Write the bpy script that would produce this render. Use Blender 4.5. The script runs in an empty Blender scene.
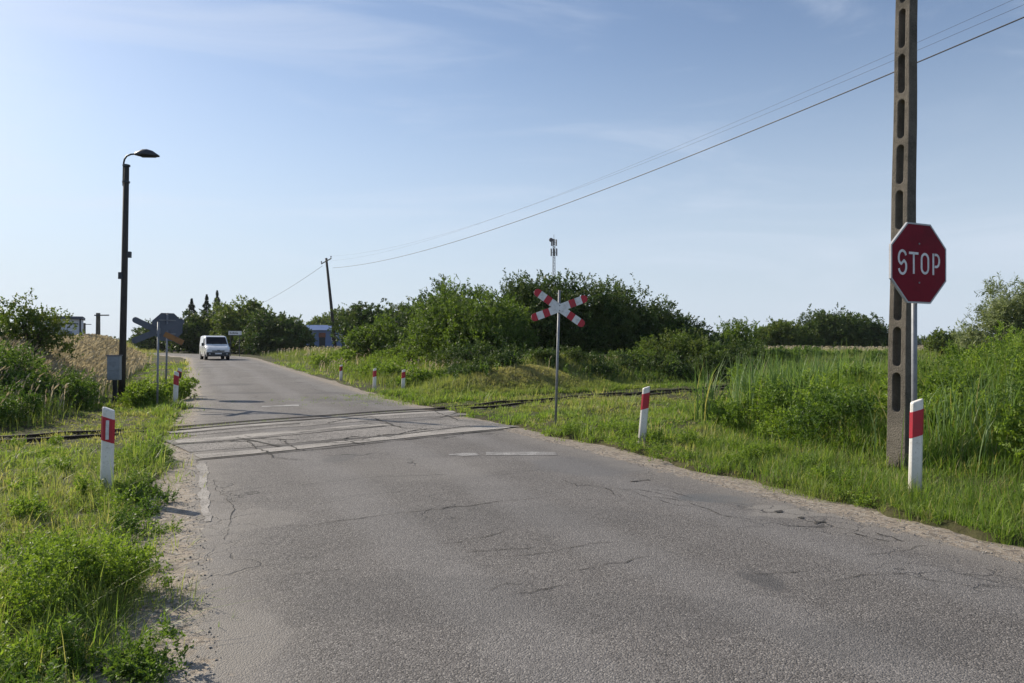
import bpy, bmesh, math
import numpy as np
from mathutils import Vector, Matrix, Euler

R = math.radians
scene = bpy.context.scene
COL = scene.collection
rng = np.random.default_rng(7)

# ------------------------------------------------------------------ layout
U = np.array([-.404, .915]); N = np.array([.915, .404])       # along / across the road
C0 = np.array([1.3, 5.0])
W = np.array([.732, .681]); M = np.array([-.681, .732])       # along / across the track
T0 = np.array([-4.8, 17.4])
CAMZ = 1.62
FPX = 740.0

def so(x, y):
    dx, dy = x - C0[0], y - C0[1]
    return dx*U[0] + dy*U[1], dx*N[0] + dy*N[1]
def tq(x, y):
    dx, dy = x - T0[0], y - T0[1]
    return dx*W[0] + dy*W[1], dx*M[0] + dy*M[1]
def sstep(v, a, b):
    t = np.clip((v - a)/(b - a), 0, 1)
    return t*t*(3 - 2*t)
def _hash(ix, iy, seed):
    h = (ix.astype(np.int64)*374761393 + iy.astype(np.int64)*668265263 + seed*974711) & 0xffffffff
    h = ((h ^ (h >> 13))*1274126177) & 0xffffffff
    h = h ^ (h >> 16)
    return (h & 0xffff)/65535.0
def vnoise(x, y, sc, seed=0):
    x = np.asarray(x, float)/sc + 1000.3; y = np.asarray(y, float)/sc + 1000.7
    ix = np.floor(x); iy = np.floor(y)
    fx = x - ix; fy = y - iy
    fx = fx*fx*(3 - 2*fx); fy = fy*fy*(3 - 2*fy)
    a = _hash(ix, iy, seed); b = _hash(ix+1, iy, seed); c = _hash(ix, iy+1, seed); d = _hash(ix+1, iy+1, seed)
    return (a*(1-fx) + b*fx)*(1-fy) + (c*(1-fx) + d*fx)*fy
def fbm(x, y, sc, seed=0):
    return .55*vnoise(x, y, sc, seed) + .3*vnoise(x, y, sc/2.3, seed+1) + .15*vnoise(x, y, sc/5.1, seed+2)

# road centre line: straight to S_BEND, then a bend to the left
S_BEND = 67.0
def road_line(s):
    s = np.asarray(s, float)
    r = 45.0
    a = np.clip((s - S_BEND)/r, 0, R(75))
    rest = np.maximum(0, s - S_BEND - r*R(75))
    base = np.minimum(s, S_BEND)
    # left bend: heading U rotated counter-clockwise by a ; left normal is -N
    px = C0[0] + U[0]*base + r*(U[0]*np.sin(a) - N[0]*(1 - np.cos(a)))
    py = C0[1] + U[1]*base + r*(U[1]*np.sin(a) - N[1]*(1 - np.cos(a)))
    hx = U[0]*np.cos(a) - N[0]*np.sin(a); hy = U[1]*np.cos(a) - N[1]*np.sin(a)
    return px + hx*rest, py + hy*rest, hx, hy
_ss = np.arange(S_BEND, 190, .6)
_lx, _ly, _hx, _hy = road_line(_ss)
def road_so(x, y):
    x = np.atleast_1d(np.asarray(x, float)); y = np.atleast_1d(np.asarray(y, float))
    s, o = so(x, y)
    far = s > S_BEND - 1
    idx = np.nonzero(far)[0]
    for k in range(0, len(idx), 20000):
        ii = idx[k:k+20000]
        d2 = (x[ii, None] - _lx[None])**2 + (y[ii, None] - _ly[None])**2
        j = d2.argmin(1)
        ox = (x[ii] - _lx[j])*_hy[j] - (y[ii] - _ly[j])*_hx[j]
        s[ii] = np.maximum(s[ii]*0 + _ss[j], S_BEND - 1); o[ii] = np.sign(ox)*np.sqrt(d2[np.arange(len(ii)), j])
    return s, o
def oL(s): return -3.13 + .45*sstep(s, 8, 26)
def oR(s): return 2.58 - .28*sstep(s, 8, 26)
def zb(y_s):
    v = np.asarray(y_s, float)
    z = .0165*np.log1p(np.exp(np.clip((v - 16)/3.0, -30, 30)))*3.0
    return np.where(z < 1.0, z, 1.0 + .3*np.tanh((z - 1.0)/.3))
def zlin(x, y):
    return zb((np.asarray(x) - C0[0])*U[0]*.4 + (np.asarray(y) - C0[1])*.93)
def height(x, y, road_cut=True):
    x = np.atleast_1d(np.asarray(x, float)); y = np.atleast_1d(np.asarray(y, float))
    s, o = road_so(x, y)
    s0, o0 = so(x, y)
    t, q = tq(x, y)
    z = zlin(x, y)
    far = 1 - sstep(np.hypot(x, y), 110, 220)
    awayroad = sstep(np.abs(o), 3.2, 7)
    left = 1.25*sstep(-o0, 5.3, 8.8)*sstep(q, .8, 7)*sstep(-o, 4.5, 8)
    right = (.95*sstep(o0, 3.4, 8.5)*sstep(q, 3.0, 9) + .75*sstep(o0, 5, 9)*np.exp(-((q - 4.6)/1.6)**2)*sstep(q, 1.3, 3)*(1 - sstep(t, 13, 19)))*awayroad
    right = np.maximum(right, 1.0*sstep(o0, 3.6, 9)*sstep(q, 1.6, 7.5))
    right *= 1 - .5*sstep(t, 4, 10)*sstep(q, 4.5, 6.5)
    right = np.maximum(right, .85*np.exp(-((t - 10.2)/3.6)**2 - ((q - 3.5)/1.4)**2))
    right *= 1 + .1*sstep(s0, 25, 45) - .3*sstep(s0, 60, 80)
    bump = 1.55*np.exp(-((x - 11.6)**2 + (y - 12.3)**2)/(2*2.9**2))
    near = .17*(fbm(x, y, 1.25, 5) - .45)*sstep(np.abs(o), 3.4, 4.6)*(1 - sstep(np.hypot(x, y), 60, 120))
    undul = .35*(fbm(x, y, 9, 9) - .5)*sstep(np.abs(o), 6, 10)*sstep(np.abs(q), 1.5, 5)*sstep(np.hypot(x, y), 18, 34)
    z = z + (left + right)*far + bump + near + undul*far
    if road_cut:
        e = np.where(o < 0, -(o - oL(s)), o - oR(s))          # outside positive
        e = e - np.where(o > 0, .30, .16) + (vnoise(x, y, .33, 15) - .5)*.34 + (vnoise(x, y, 1.1, 16) - .5)*.34
        cut = 1 - sstep(e, .25, .6)
        zr = zlin(x, y)
        z = np.where(e < .62, zr*cut + z*(1 - cut) - .09*(1 - sstep(e, .22, .42)) + .02*sstep(e, .22, .42), z)
    return z
def H(x, y): return float(height(x, y, False)[0])
def at(px, d): return (px - 512.0)/FPX*d
def zpx(py, d): return CAMZ + (349.0 - py)/FPX*d

# ------------------------------------------------------------------ object helpers
def link(o, parent=None):
    COL.objects.link(o)
    if parent is not None: o.parent = parent
    return o
def tag(o, label=None, cat=None, group=None, kind=None):
    if label: o['label'] = label
    if cat: o['category'] = cat
    if group: o['group'] = group
    if kind: o['kind'] = kind
    return o
def thing(name, loc, label, cat, yaw=0, lean=0, leany=0, group=None):
    o = bpy.data.objects.new(name, None); link(o)
    o.empty_display_size = .2
    o.location = loc
    o.rotation_euler = (Matrix.Rotation(R(lean), 3, 'Y') @ Matrix.Rotation(R(leany), 3, 'X') @ Matrix.Rotation(R(yaw), 3, 'Z')).to_euler()
    return tag(o, label, cat, group)
def np_mesh(name, V, tris=None, quads=None, mat=None, parent=None, attr=None, smooth=False):
    me = bpy.data.meshes.new(name)
    V = np.asarray(V, np.float32)
    nq = 0 if quads is None else len(quads); nt = 0 if tris is None else len(tris)
    me.vertices.add(len(V)); me.vertices.foreach_set('co', V.ravel())
    loops = []; 
    if nq: loops.append(np.asarray(quads, np.int32).ravel())
    if nt: loops.append(np.asarray(tris, np.int32).ravel())
    loops = np.concatenate(loops)
    me.loops.add(len(loops)); me.loops.foreach_set('vertex_index', loops)
    me.polygons.add(nq + nt)
    starts = np.concatenate([np.arange(nq)*4, nq*4 + np.arange(nt)*3]).astype(np.int32)
    me.polygons.foreach_set('loop_start', starts)
    if smooth: me.polygons.foreach_set('use_smooth', np.ones(nq + nt, bool))
    me.update(calc_edges=True)
    if attr is not None:
        for k, a in attr.items():
            at_ = me.attributes.new(k, 'FLOAT', 'POINT'); at_.data.foreach_set('value', np.asarray(a, np.float32))
    if mat is not None: me.materials.append(mat)
    o = bpy.data.objects.new(name, me)
    return link(o, parent)

class MB:
    def __init__(s): s.v = []; s.f = []
    def add(s, vs, fs):
        b = len(s.v); s.v += [tuple(v) for v in vs]; s.f += [tuple(b + i for i in f) for f in fs]; return s
    def box(s, c, d, rot=None):
        vs = [Vector((sx*d[0]/2, sy*d[1]/2, sz*d[2]/2)) for sz in (-1, 1) for sy in (-1, 1) for sx in (-1, 1)]
        if rot is not None: vs = [rot @ v for v in vs]
        c = Vector(c)
        return s.add([v + c for v in vs], [(0,2,3,1),(4,5,7,6),(0,1,5,4),(2,6,7,3),(0,4,6,2),(1,3,7,5)])
    def tube(s, pts, rad, n=10, cap=True):
        pts = [Vector(p) for p in pts]
        if not hasattr(rad, '__len__'): rad = [rad]*len(pts)
        rings = []
        ref = None
        for i, p in enumerate(pts):
            a = pts[max(0, i-1)]; b = pts[min(len(pts)-1, i+1)]
            t = (b - a).normalized()
            if ref is None: ref = Vector((1,0,0)) if abs(t.x) < .8 else Vector((0,1,0))
            x = (ref - t*ref.dot(t)).normalized(); y = t.cross(x); ref = x
            rings.append([p + (x*math.cos(2*math.pi*k/n) + y*math.sin(2*math.pi*k/n))*rad[i] for k in range(n)])
        vs = [v for r in rings for v in r]; fs = []
        for i in range(len(pts)-1):
            for k in range(n):
                k2 = (k+1) % n
                fs.append((i*n+k, i*n+k2, (i+1)*n+k2, (i+1)*n+k))
        if cap:
            fs.append(tuple(range(n-1, -1, -1))); fs.append(tuple((len(pts)-1)*n + k for k in range(n)))
        return s.add(vs, fs)
    def loft(s, sections, cap=True):
        n = len(sections[0]); vs = [v for r in sections for v in r]; fs = []
        for i in range(len(sections)-1):
            for k in range(n):
                k2 = (k+1) % n
                fs.append((i*n+k, i*n+k2, (i+1)*n+k2, (i+1)*n+k))
        if cap:
            fs.append(tuple(range(n-1, -1, -1))); fs.append(tuple((len(sections)-1)*n + k for k in range(n)))
        return s.add(vs, fs)
    def plate(s, poly, y0, y1):                 # polygon in xz, between two y
        n = len(poly)
        return s.loft([[(p[0], y0, p[1]) for p in poly], [(p[0], y1, p[1]) for p in poly]])
    def build(s, name, mat, parent=None, smooth=False, bevel=0, seg=2):
        me = bpy.data.meshes.new(name)
        me.from_pydata(s.v, [], s.f)
        bm = bmesh.new(); bm.from_mesh(me)
        bmesh.ops.recalc_face_normals(bm, faces=bm.faces[:])
        bm.to_mesh(me); bm.free()
        if mat is not None: me.materials.append(mat)
        if smooth:
            for p in me.polygons: p.use_smooth = True
        o = bpy.data.objects.new(name, me); link(o, parent)
        if bevel:
            m = o.modifiers.new('b', 'BEVEL'); m.width = bevel; m.segments = seg; m.limit_method = 'ANGLE'; m.angle_limit = R(40)
        return o
def octagon(r):
    return [(r*math.cos(R(22.5+45*k)), r*math.sin(R(22.5+45*k))) for k in range(8)]

# ------------------------------------------------------------------ materials
class NT:
    def __init__(s, name):
        s.m = bpy.data.materials.new(name); s.m.use_nodes = True
        s.t = s.m.node_tree; s.n = s.t.nodes; s.n.clear()
        s.out = s.n.new('ShaderNodeOutputMaterial')
    def node(s, typ, **kw):
        n = s.n.new(typ)
        for k, v in kw.items():
            if k.startswith('i_'):
                n.inputs[k[2:].replace('_', ' ')].default_value = v
            else: setattr(n, k, v)
        return n
    def l(s, a, b): s.t.links.new(a, b); return s
    def noise(s, scale, detail=4, rough=.55, vec=None, dist=0):
        n = s.node('ShaderNodeTexNoise'); n.inputs['Scale'].default_value = scale; n.inputs['Detail'].default_value = detail
        n.inputs['Roughness'].default_value = rough; n.inputs['Distortion'].default_value = dist
        if vec is not None: s.l(vec, n.inputs['Vector'])
        return n.outputs['Fac']
    def obj(s): return s.node('ShaderNodeTexCoord').outputs['Object']
    def pos(s): return s.node('ShaderNodeNewGeometry').outputs['Position']
    def math(s, op, a, b=None, c=None, clamp=False):
        n = s.node('ShaderNodeMath', operation=op); n.use_clamp = clamp
        for i, v in enumerate((a, b, c)):
            if v is None: continue
            if isinstance(v, (int, float)): n.inputs[i].default_value = v
            else: s.l(v, n.inputs[i])
        return n.outputs[0]
    def ramp(s, fac, a, b):
        n = s.node('ShaderNodeMapRange', interpolation_type='SMOOTHSTEP'); s.l(fac, n.inputs[0])
        n.inputs[1].default_value = a; n.inputs[2].default_value = b
        return n.outputs[0]
    def mix(s, fac, a, b, blend='MIX'):
        n = s.node('ShaderNodeMix', data_type='RGBA', blend_type=blend)
        if isinstance(fac, (int, float)): n.inputs[0].default_value = fac
        else: s.l(fac, n.inputs[0])
        for i, v in ((6, a), (7, b)):
            if isinstance(v, tuple): n.inputs[i].default_value = (*v, 1) if len(v) == 3 else v
            else: s.l(v, n.inputs[i])
        return n.outputs[2]
    def principled(s, col, rough=.7, metal=0, spec=.5, bump=None, bstr=.3, bdist=.01, coat=0):
        p = s.node('ShaderNodeBsdfPrincipled')
        if isinstance(col, tuple): p.inputs['Base Color'].default_value = (*col, 1)
        else: s.l(col, p.inputs['Base Color'])
        if isinstance(rough, (int, float)): p.inputs['Roughness'].default_value = rough
        else: s.l(rough, p.inputs['Roughness'])
        p.inputs['Metallic'].default_value = metal; p.inputs['Specular IOR Level'].default_value = spec
        p.inputs['Coat Weight'].default_value = coat
        if bump is not None:
            b = s.node('ShaderNodeBump'); b.inputs['Strength'].default_value = bstr; b.inputs['Distance'].default_value = bdist
            s.l(bump, b.inputs['Height']); s.l(b.outputs[0], p.inputs['Normal'])
        s.l(p.outputs[0], s.out.inputs[0]); return s.m

def simple(name, col, rough=.6, metal=0, wear=None, wscale=6, spec=.5, bump=0, coat=0, wa=.45, wb=.7):
    t = NT(name)
    v = t.obj()
    n = t.noise(wscale, 6, .65, v)
    c = t.mix(t.ramp(n, wa, wb), col, wear if wear else tuple(x*.75 for x in col))
    f = t.noise(wscale*9, 3, .5, v)
    c = t.mix(t.math('MULTIPLY', t.ramp(f, .4, .75), .25), c, tuple(x*.55 for x in col))
    return t.principled(c, rough, metal, spec, f if bump else None, bump, .01, coat)

def plant_mat(name, lo, hi, dry=None, trans=.35, tcol=(1.35, 1.4, .55), rough=.55, spec=.3, patch=None, pscale=.35):
    """leaf / blade: attribute 'tint' runs from lo to hi, 'dry' pulls to straw"""
    t = NT(name)
    a = t.node('ShaderNodeAttribute', attribute_name='tint').outputs['Fac']
    c = t.mix(a, lo, hi)
    if patch:
        pn = t.noise(pscale, 3, .5, t.pos())
        c = t.mix(t.ramp(pn, .42, .68), c, patch, 'MIX')
    if dry:
        d = t.node('ShaderNodeAttribute', attribute_name='dry').outputs['Fac']
        c = t.mix(d, c, dry)
    tc = t.mix(1.0, c, tcol, 'MULTIPLY')
    p = t.node('ShaderNodeBsdfPrincipled'); t.l(c, p.inputs['Base Color'])
    p.inputs['Roughness'].default_value = rough; p.inputs['Specular IOR Level'].default_value = spec
    tr = t.node('ShaderNodeBsdfTranslucent'); t.l(tc, tr.inputs[0])
    mx = t.node('ShaderNodeMixShader'); mx.inputs[0].default_value = trans
    t.l(p.outputs[0], mx.inputs[1]); t.l(tr.outputs[0], mx.inputs[2]); t.l(mx.outputs[0], t.out.inputs[0])
    return t.m

MAT = {}
_dk = (.07, .068, .068); _lt = (.27, .25, .225)
STAINS_SHADOWS = [(762, 581, .13, .2, .6, _dk), (588, 467, .75, .9, .5, (.13, .128, .13)), (712, 499, .38, .3, .7, (.10, .105, .11)), (800, 514, .5, .25, .6, _lt), (765, 508, .3, .2, .6, _lt),
          (232, 389, 1.0, .8, .5, _dk), (248, 396, .9, .6, .5, _dk), (350, 402, 1.5, .8, .45, _dk), (330, 396, 1.0, .7, .4, _dk),  # first two: shadow streaks of the left stop sign, painted into the asphalt
          (250, 520, .5, .5, .35, _lt), (232, 640, .25, .5, .4, _lt), (430, 600, .9, .5, .22, _dk), (650, 620, .8, .4, .2, _dk), (880, 640, .5, .35, .25, _dk), (520, 520, 1.3, .6, .18, _dk), (420, 470, 1.2, .9, .2, _lt)]
def make_materials():
    m = MAT
    m['white'] = simple('white_paint', (.78, .77, .74), .5, wear=(.55, .53, .48), wscale=7, wa=.5, wb=.8)
    t = NT('post_white'); v = t.obj(); sp = t.node('ShaderNodeSeparateXYZ'); t.l(v, sp.inputs[0])
    n = t.noise(9, 6, .7, v); n2 = t.noise(40, 4, .7, v)
    c = t.mix(t.ramp(n, .5, .75), (.76, .74, .70), (.56, .53, .47))
    lowz = t.ramp(t.math('ADD', sp.outputs[2], t.math('MULTIPLY', t.math('SUBTRACT', n, .5), .5)), .42, .0)
    c = t.mix(t.math('MULTIPLY', lowz, .75), c, (.30, .26, .19))
    c = t.mix(t.math('MULTIPLY', t.ramp(n2, .56, .72), .5), c, (.34, .31, .26))
    m['postwhite'] = t.principled(c, .6, 0, .4)
    m['red'] = simple('red_paint', (.46, .015, .035), .45, wear=(.36, .025, .04), wscale=5)
    m['signred'] = simple('sign_red', (.19, .004, .018), .55, wear=(.145, .005, .016), wscale=3, spec=.12)
    m['letter'] = simple('sign_white', (.72, .73, .76), .45, wear=(.5, .5, .5), wscale=7)
    m['galv'] = simple('galvanised', (.24, .25, .27), .55, .3, wear=(.17, .18, .2), wscale=9)
    m['rim'] = simple('sign_rim', (.42, .43, .45), .5, wear=(.33, .34, .36), wscale=5)
    m['signback'] = simple('sign_back', (.10, .115, .15), .6, .1, wear=(.075, .085, .11), wscale=4)
    m['orange'] = simple('rusty_orange', (.30, .15, .055), .75, wear=(.18, .09, .04), wscale=5)
    m['black'] = simple('dark_metal', (.02, .022, .026), .5)
    m['lampgrey'] = simple('lamp_grey', (.045, .05, .06), .5, .2)
    m['wood'] = simple('weathered_pole_wood', (.045, .04, .036), .85, wear=(.028, .025, .023), wscale=4, bump=.4)
    m['cabinet'] = simple('cabinet_grey', (.26, .29, .33), .5, wear=(.2, .22, .25), wscale=3)
    m['glass'] = NT('dark_glass').principled((.012, .015, .022), .3, 0, .06)
    m['tyre'] = simple('tyre_rubber', (.02, .02, .02), .85)
    m['vanwhite'] = simple('van_white', (.72, .73, .75), .28, wear=(.64, .65, .67), coat=.5, wscale=2)
    m['plastic'] = simple('black_plastic', (.025, .027, .03), .55)
    m['lightglass'] = NT('headlight_glass').principled((.75, .78, .82), .1, 0, .6)
    m['chrome'] = NT('chrome').principled((.6, .6, .62), .2, 1)
    m['insul'] = NT('brown_insulator').principled((.05, .025, .015), .2)
    m['wire'] = NT('wire_dark').principled((.03, .03, .035), .5)
    m['rail'] = simple('rusty_rail', (.045, .03, .022), .75, .1, wear=(.03, .02, .016), wscale=6)
    m['sleeper'] = simple('sleeper_wood', (.07, .058, .048), .9, wear=(.045, .038, .032), bump=.4)
    m['roofblue'] = simple('blue_sheet', (.10, .16, .34), .5, wear=(.08, .13, .28), wscale=.8)
    m['wallblue'] = simple('pale_blue_wall', (.16, .22, .4), .7, wear=(.13, .18, .33), wscale=.6)
    m['brick'] = simple('red_brick', (.28, .12, .08), .85, wear=(.2, .09, .06), wscale=2)
    m['redroof'] = simple('red_roof', (.3, .1, .07), .8)
    m['plaster'] = simple('white_plaster', (.7, .69, .66), .8, wear=(.6, .59, .56), wscale=1.2)
    m['greywall'] = simple('pale_grey_board', (.62, .64, .70), .75, wear=(.5, .52, .57), wscale=1.5)
    m['darkfence'] = simple('dark_boards', (.09, .06, .05), .85)
    m['bark'] = simple('bark', (.09, .07, .05), .9, wear=(.05, .04, .03), wscale=8, bump=.5)
    m['mast'] = simple('mast_steel', (.10, .105, .115), .6, .1)
    # concrete of the utility pole: rough, lichen spotted
    t = NT('old_concrete'); v = t.obj()
    big = t.noise(3, 6, .65, v); fine = t.noise(60, 4, .7, v); peb = t.node('ShaderNodeTexVoronoi', feature='F1'); peb.inputs['Scale'].default_value = 55; t.l(v, peb.inputs['Vector'])
    c = t.mix(t.ramp(big, .35, .7), (.155, .138, .115), (.075, .068, .057))
    c = t.mix(t.ramp(fine, .5, .72), c, (.065, .06, .052))
    c = t.mix(t.ramp(peb.outputs['Distance'], .25, .1), c, (.23, .21, .175))
    hgt = t.math('ADD', fine, t.math('MULTIPLY', peb.outputs['Distance'], .6))
    m['concrete'] = t.principled(c, .95, 0, .2, hgt, .7, .012)

    # ---- asphalt with sandy shoulders, patches, cracks
    t = NT('asphalt'); P = t.pos()
    uv = t.node('ShaderNodeUVMap').outputs[0]            # u: metres across the carriageway edge, v: metres along
    sep = t.node('ShaderNodeSeparateXYZ'); t.l(uv, sep.inputs[0])
    e = sep.outputs[0]; sv = sep.outputs[1]                # e = metres outside the asphalt edge (negative on the carriageway)
    agg = t.node('ShaderNodeTexVoronoi', feature='F1'); agg.inputs['Scale'].default_value = 105; t.l(P, agg.inputs['Vector'])
    aggc = t.node('ShaderNodeSeparateColor'); t.l(agg.outputs['Color'], aggc.inputs[0])
    big = t.noise(.35, 5, .6, P); mid = t.noise(2.2, 5, .65, P); fine = t.noise(45, 3, .7, P)
    c = t.mix(t.ramp(big, .3, .72), (.132, .121, .113), (.182, .168, .158))
    c = t.mix(t.math('MULTIPLY', t.ramp(mid, .35, .75), .5), c, (.098, .089, .083))
    c = t.mix(t.math('MULTIPLY', t.ramp(aggc.outputs[0], .6, .97), .6), c, (.35, .325, .30))
    c = t.mix(t.math('MULTIPLY', t.ramp(aggc.outputs[1], .6, .9), .8), c, (.048, .044, .041))
    c = t.mix(t.math('MULTIPLY', t.ramp(fine, .55, .8), .4), c, (.08, .075, .072))
    # worn wheel tracks along the road
    wig = t.math('MULTIPLY', t.math('SUBTRACT', t.noise(.12, 2, .5, P), .5), 1.6)
    dd = t.node('ShaderNodeVectorMath', operation='DOT_PRODUCT'); t.l(P, dd.inputs[0]); dd.inputs[1].default_value = (N[0], N[1], 0)
    oo = t.math('ADD', t.math('SUBTRACT', dd.outputs['Value'], float(C0 @ N)), wig)
    wv = t.math('COSINE', t.math('MULTIPLY', oo, 3.9))
    c = t.mix(t.math('MULTIPLY', t.ramp(wv, -.2, 1), .20), c, (.27, .26, .255))
    # darker tar repairs
    rp = t.noise(.28, 2, .4, P, .6)
    c = t.mix(t.math('MULTIPLY', t.ramp(rp, .64, .67), .55), c, (.10, .097, .095))
    # repairs, oil stains, worn spots and painted shadow streaks at fixed places on the carriageway
    wn = t.node('ShaderNodeTexNoise'); wn.inputs['Scale'].default_value = 1.3; wn.inputs['Detail'].default_value = 5; t.l(P, wn.inputs['Vector'])
    wv2 = t.node('ShaderNodeVectorMath', operation='MULTIPLY_ADD'); t.l(wn.outputs['Color'], wv2.inputs[0]); wv2.inputs[1].default_value = (.9, .9, 0); t.l(P, wv2.inputs[2])
    for (px, py, rx, ry, a, colr) in STAINS_SHADOWS:
        d = CAMZ*FPX/(py - 349.0)
        v1 = t.node('ShaderNodeVectorMath', operation='SUBTRACT'); t.l(wv2.outputs[0], v1.inputs[0]); v1.inputs[1].default_value = ((px - 512)/FPX*d + .45, d + .45, 0)
        v2 = t.node('ShaderNodeVectorMath', operation='MULTIPLY'); t.l(v1.outputs[0], v2.inputs[0]); v2.inputs[1].default_value = (1/rx, 1/ry, 0)
        v3 = t.node('ShaderNodeVectorMath', operation='LENGTH'); t.l(v2.outputs[0], v3.inputs[0])
        c = t.mix(t.math('MULTIPLY', t.ramp(v3.outputs['Value'], 1.15, .75), a), c, colr)
    # cracks
    wob = t.node('ShaderNodeVectorMath', operation='MULTIPLY_ADD')
    nz = t.node('ShaderNodeTexNoise'); nz.inputs['Scale'].default_value = 1.7; nz.inputs['Detail'].default_value = 5; t.l(P, nz.inputs['Vector'])
    t.l(nz.outputs['Color'], wob.inputs[0]); wob.inputs[1].default_value = (1.1, 1.1, 0); t.l(P, wob.inputs[2])
    cr1 = t.node('ShaderNodeTexVoronoi', feature='DISTANCE_TO_EDGE'); cr1.inputs['Scale'].default_value = .33; t.l(wob.outputs[0], cr1.inputs['Vector'])
    cr2 = t.node('ShaderNodeTexVoronoi', feature='DISTANCE_TO_EDGE'); cr2.inputs['Scale'].default_value = 2.4; t.l(wob.outputs[0], cr2.inputs['Vector'])
    cm1 = t.math('MULTIPLY', t.ramp(cr1.outputs[0], .0055, .001), t.ramp(t.noise(.5, 2, .5, P), .50, .62))
    edge_near = t.ramp(e, -1.8, -.3)
    cm2 = t.math('MULTIPLY', t.ramp(cr2.outputs[0], .03, .006), t.ramp(t.math('ADD', t.noise(.45, 3, .5, P), t.math('MULTIPLY', edge_near, .13)), .61, .73))
    crack = t.math('MAXIMUM', cm1, cm2)
    c = t.mix(t.math('MULTIPLY', crack, .85), c, (.03, .028, .026))
    # crumbling edge and sand
    en = t.math('ADD', e, t.math('MULTIPLY', t.math('SUBTRACT', t.noise(1.6, 6, .7, P), .5), 1.0))
    en2 = t.math('ADD', e, t.math('MULTIPLY', t.math('SUBTRACT', t.noise(5.5, 5, .7, P), .5), .9))
    sand_n = t.noise(9, 6, .7, P)
    grit = t.noise(110, 3, .7, P)
    sand = t.mix(t.ramp(sand_n, .3, .7), (.40, .33, .25), (.25, .205, .16))
    sand = t.mix(t.math('MULTIPLY', t.ramp(t.noise(2.6, 6, .75, P), .5, .66), .8), sand, (.12, .10, .075))
    stn = t.node('ShaderNodeTexVoronoi', feature='F1'); stn.inputs['Scale'].default_value = 34; t.l(P, stn.inputs['Vector'])
    stc = t.node('ShaderNodeSeparateColor'); t.l(stn.outputs['Color'], stc.inputs[0])
    sand = t.mix(t.math('MULTIPLY', t.ramp(stc.outputs[0], .6, .9), .6), sand, (.42, .39, .34))
    sand = t.mix(t.math('MULTIPLY', t.ramp(stc.outputs[1], .7, .9), .7), sand, (.085, .075, .065))
    sand = t.mix(t.ramp(grit, .5, .75), sand, (.16, .13, .105))
    dust = t.math('MULTIPLY', t.ramp(en, -.75, .15), .6)
    c = t.mix(dust, c, (.26, .235, .205))
    c = t.mix(t.ramp(en2, -.07, .09), c, sand)
    h = t.math('ADD', t.math('MULTIPLY', agg.outputs['Distance'], -.9), t.math('MULTIPLY', crack, -1.3))
    h = t.math('ADD', h, t.math('MULTIPLY', t.ramp(en2, -.07, .09), -.7))
    m['asphalt'] = t.principled(c, .82, 0, .35, h, .55, .012)

    # ---- ground under the vegetation
    t = NT('ground_soil'); P = t.pos()
    a = t.noise(.12, 5, .6, P); b = t.noise(1.3, 5, .65, P); f = t.noise(22, 4, .7, P)
    c = t.mix(t.ramp(a, .38, .62), (.05, .062, .02), (.10, .09, .04))
    c = t.mix(t.ramp(b, .4, .7), c, (.065, .055, .03))
    c = t.mix(t.math('MULTIPLY', t.ramp(f, .45, .75), .6), c, (.03, .03, .014))
    m['ground'] = t.principled(c, .95, 0, .15, f, .6, .03)
    # ---- crossing concrete strips
    t = NT('worn_concrete'); P = t.pos()
    a = t.noise(1.2, 6, .7, P); f = t.noise(60, 4, .7, P)
    c = t.mix(t.ramp(a, .35, .7), (.42, .39, .355), (.22, .205, .19))
    c = t.mix(t.ramp(f, .48, .66), c, (.085, .08, .072))
    m['strip'] = t.principled(c, .9, 0, .25, f, .5, .008)
    t = NT('old_asphalt_panel'); P = t.pos()
    ag = t.node('ShaderNodeTexVoronoi', feature='F1'); ag.inputs['Scale'].default_value = 60; t.l(P, ag.inputs['Vector'])
    ac = t.node('ShaderNodeSeparateColor'); t.l(ag.outputs['Color'], ac.inputs[0])
    a = t.noise(1.0, 6, .7, P)
    c = t.mix(t.ramp(a, .35, .68), (.28, .258, .235), (.16, .148, .136))
    c = t.mix(t.math('MULTIPLY', t.ramp(ac.outputs[0], .55, .95), .7), c, (.36, .335, .31))
    c = t.mix(t.math('MULTIPLY', t.ramp(ac.outputs[1], .6, .9), .85), c, (.05, .046, .042))
    m['asphalt_panel'] = t.principled(c, .85, 0, .3, ag.outputs['Distance'], .5, .01)
    # ---- worn paint
    t = NT('worn_road_paint'); P = t.pos()
    a = t.noise(2.5, 5, .7, P); f = t.noise(38, 4, .7, P)
    c = t.mix(t.ramp(t.math('ADD', t.math('MULTIPLY', a, .6), t.math('MULTIPLY', f, .5)), .44, .60), (.40, .39, .375), (.17, .162, .156))
    m['paint'] = t.principled(c, .85)
    m['patch'] = simple('tar_patch', (.112, .107, .105), .85, wear=(.135, .128, .124), wscale=4)
    # ---- plants
    m['grass'] = plant_mat('grass_blade', (.095, .16, .026), (.225, .33, .06), (.40, .35, .19), .46, (1.3, 1.4, .65), patch=(.22, .275, .07), pscale=.5)
    m['lush'] = plant_mat('lush_grass_blade', (.08, .15, .028), (.20, .30, .06), (.42, .37, .20), .46)
    m['meadow'] = plant_mat('meadow_grass_blade', (.10, .145, .04), (.225, .27, .085), (.46, .40, .26), .42)
    m['straw'] = plant_mat('straw_stalk', (.38, .33, .235), (.60, .53, .39), None, .35, (1.15, 1.1, .9))
    m['reed'] = plant_mat('reed_blade', (.095, .165, .06), (.21, .30, .115), (.42, .36, .22), .38)
    m['weed'] = plant_mat('weed_leaf', (.10, .165, .03), (.24, .33, .065), None, .45)
    m['weedD'] = plant_mat('dark_weed_leaf', (.05, .10, .022), (.15, .23, .05), None, .4)
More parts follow.
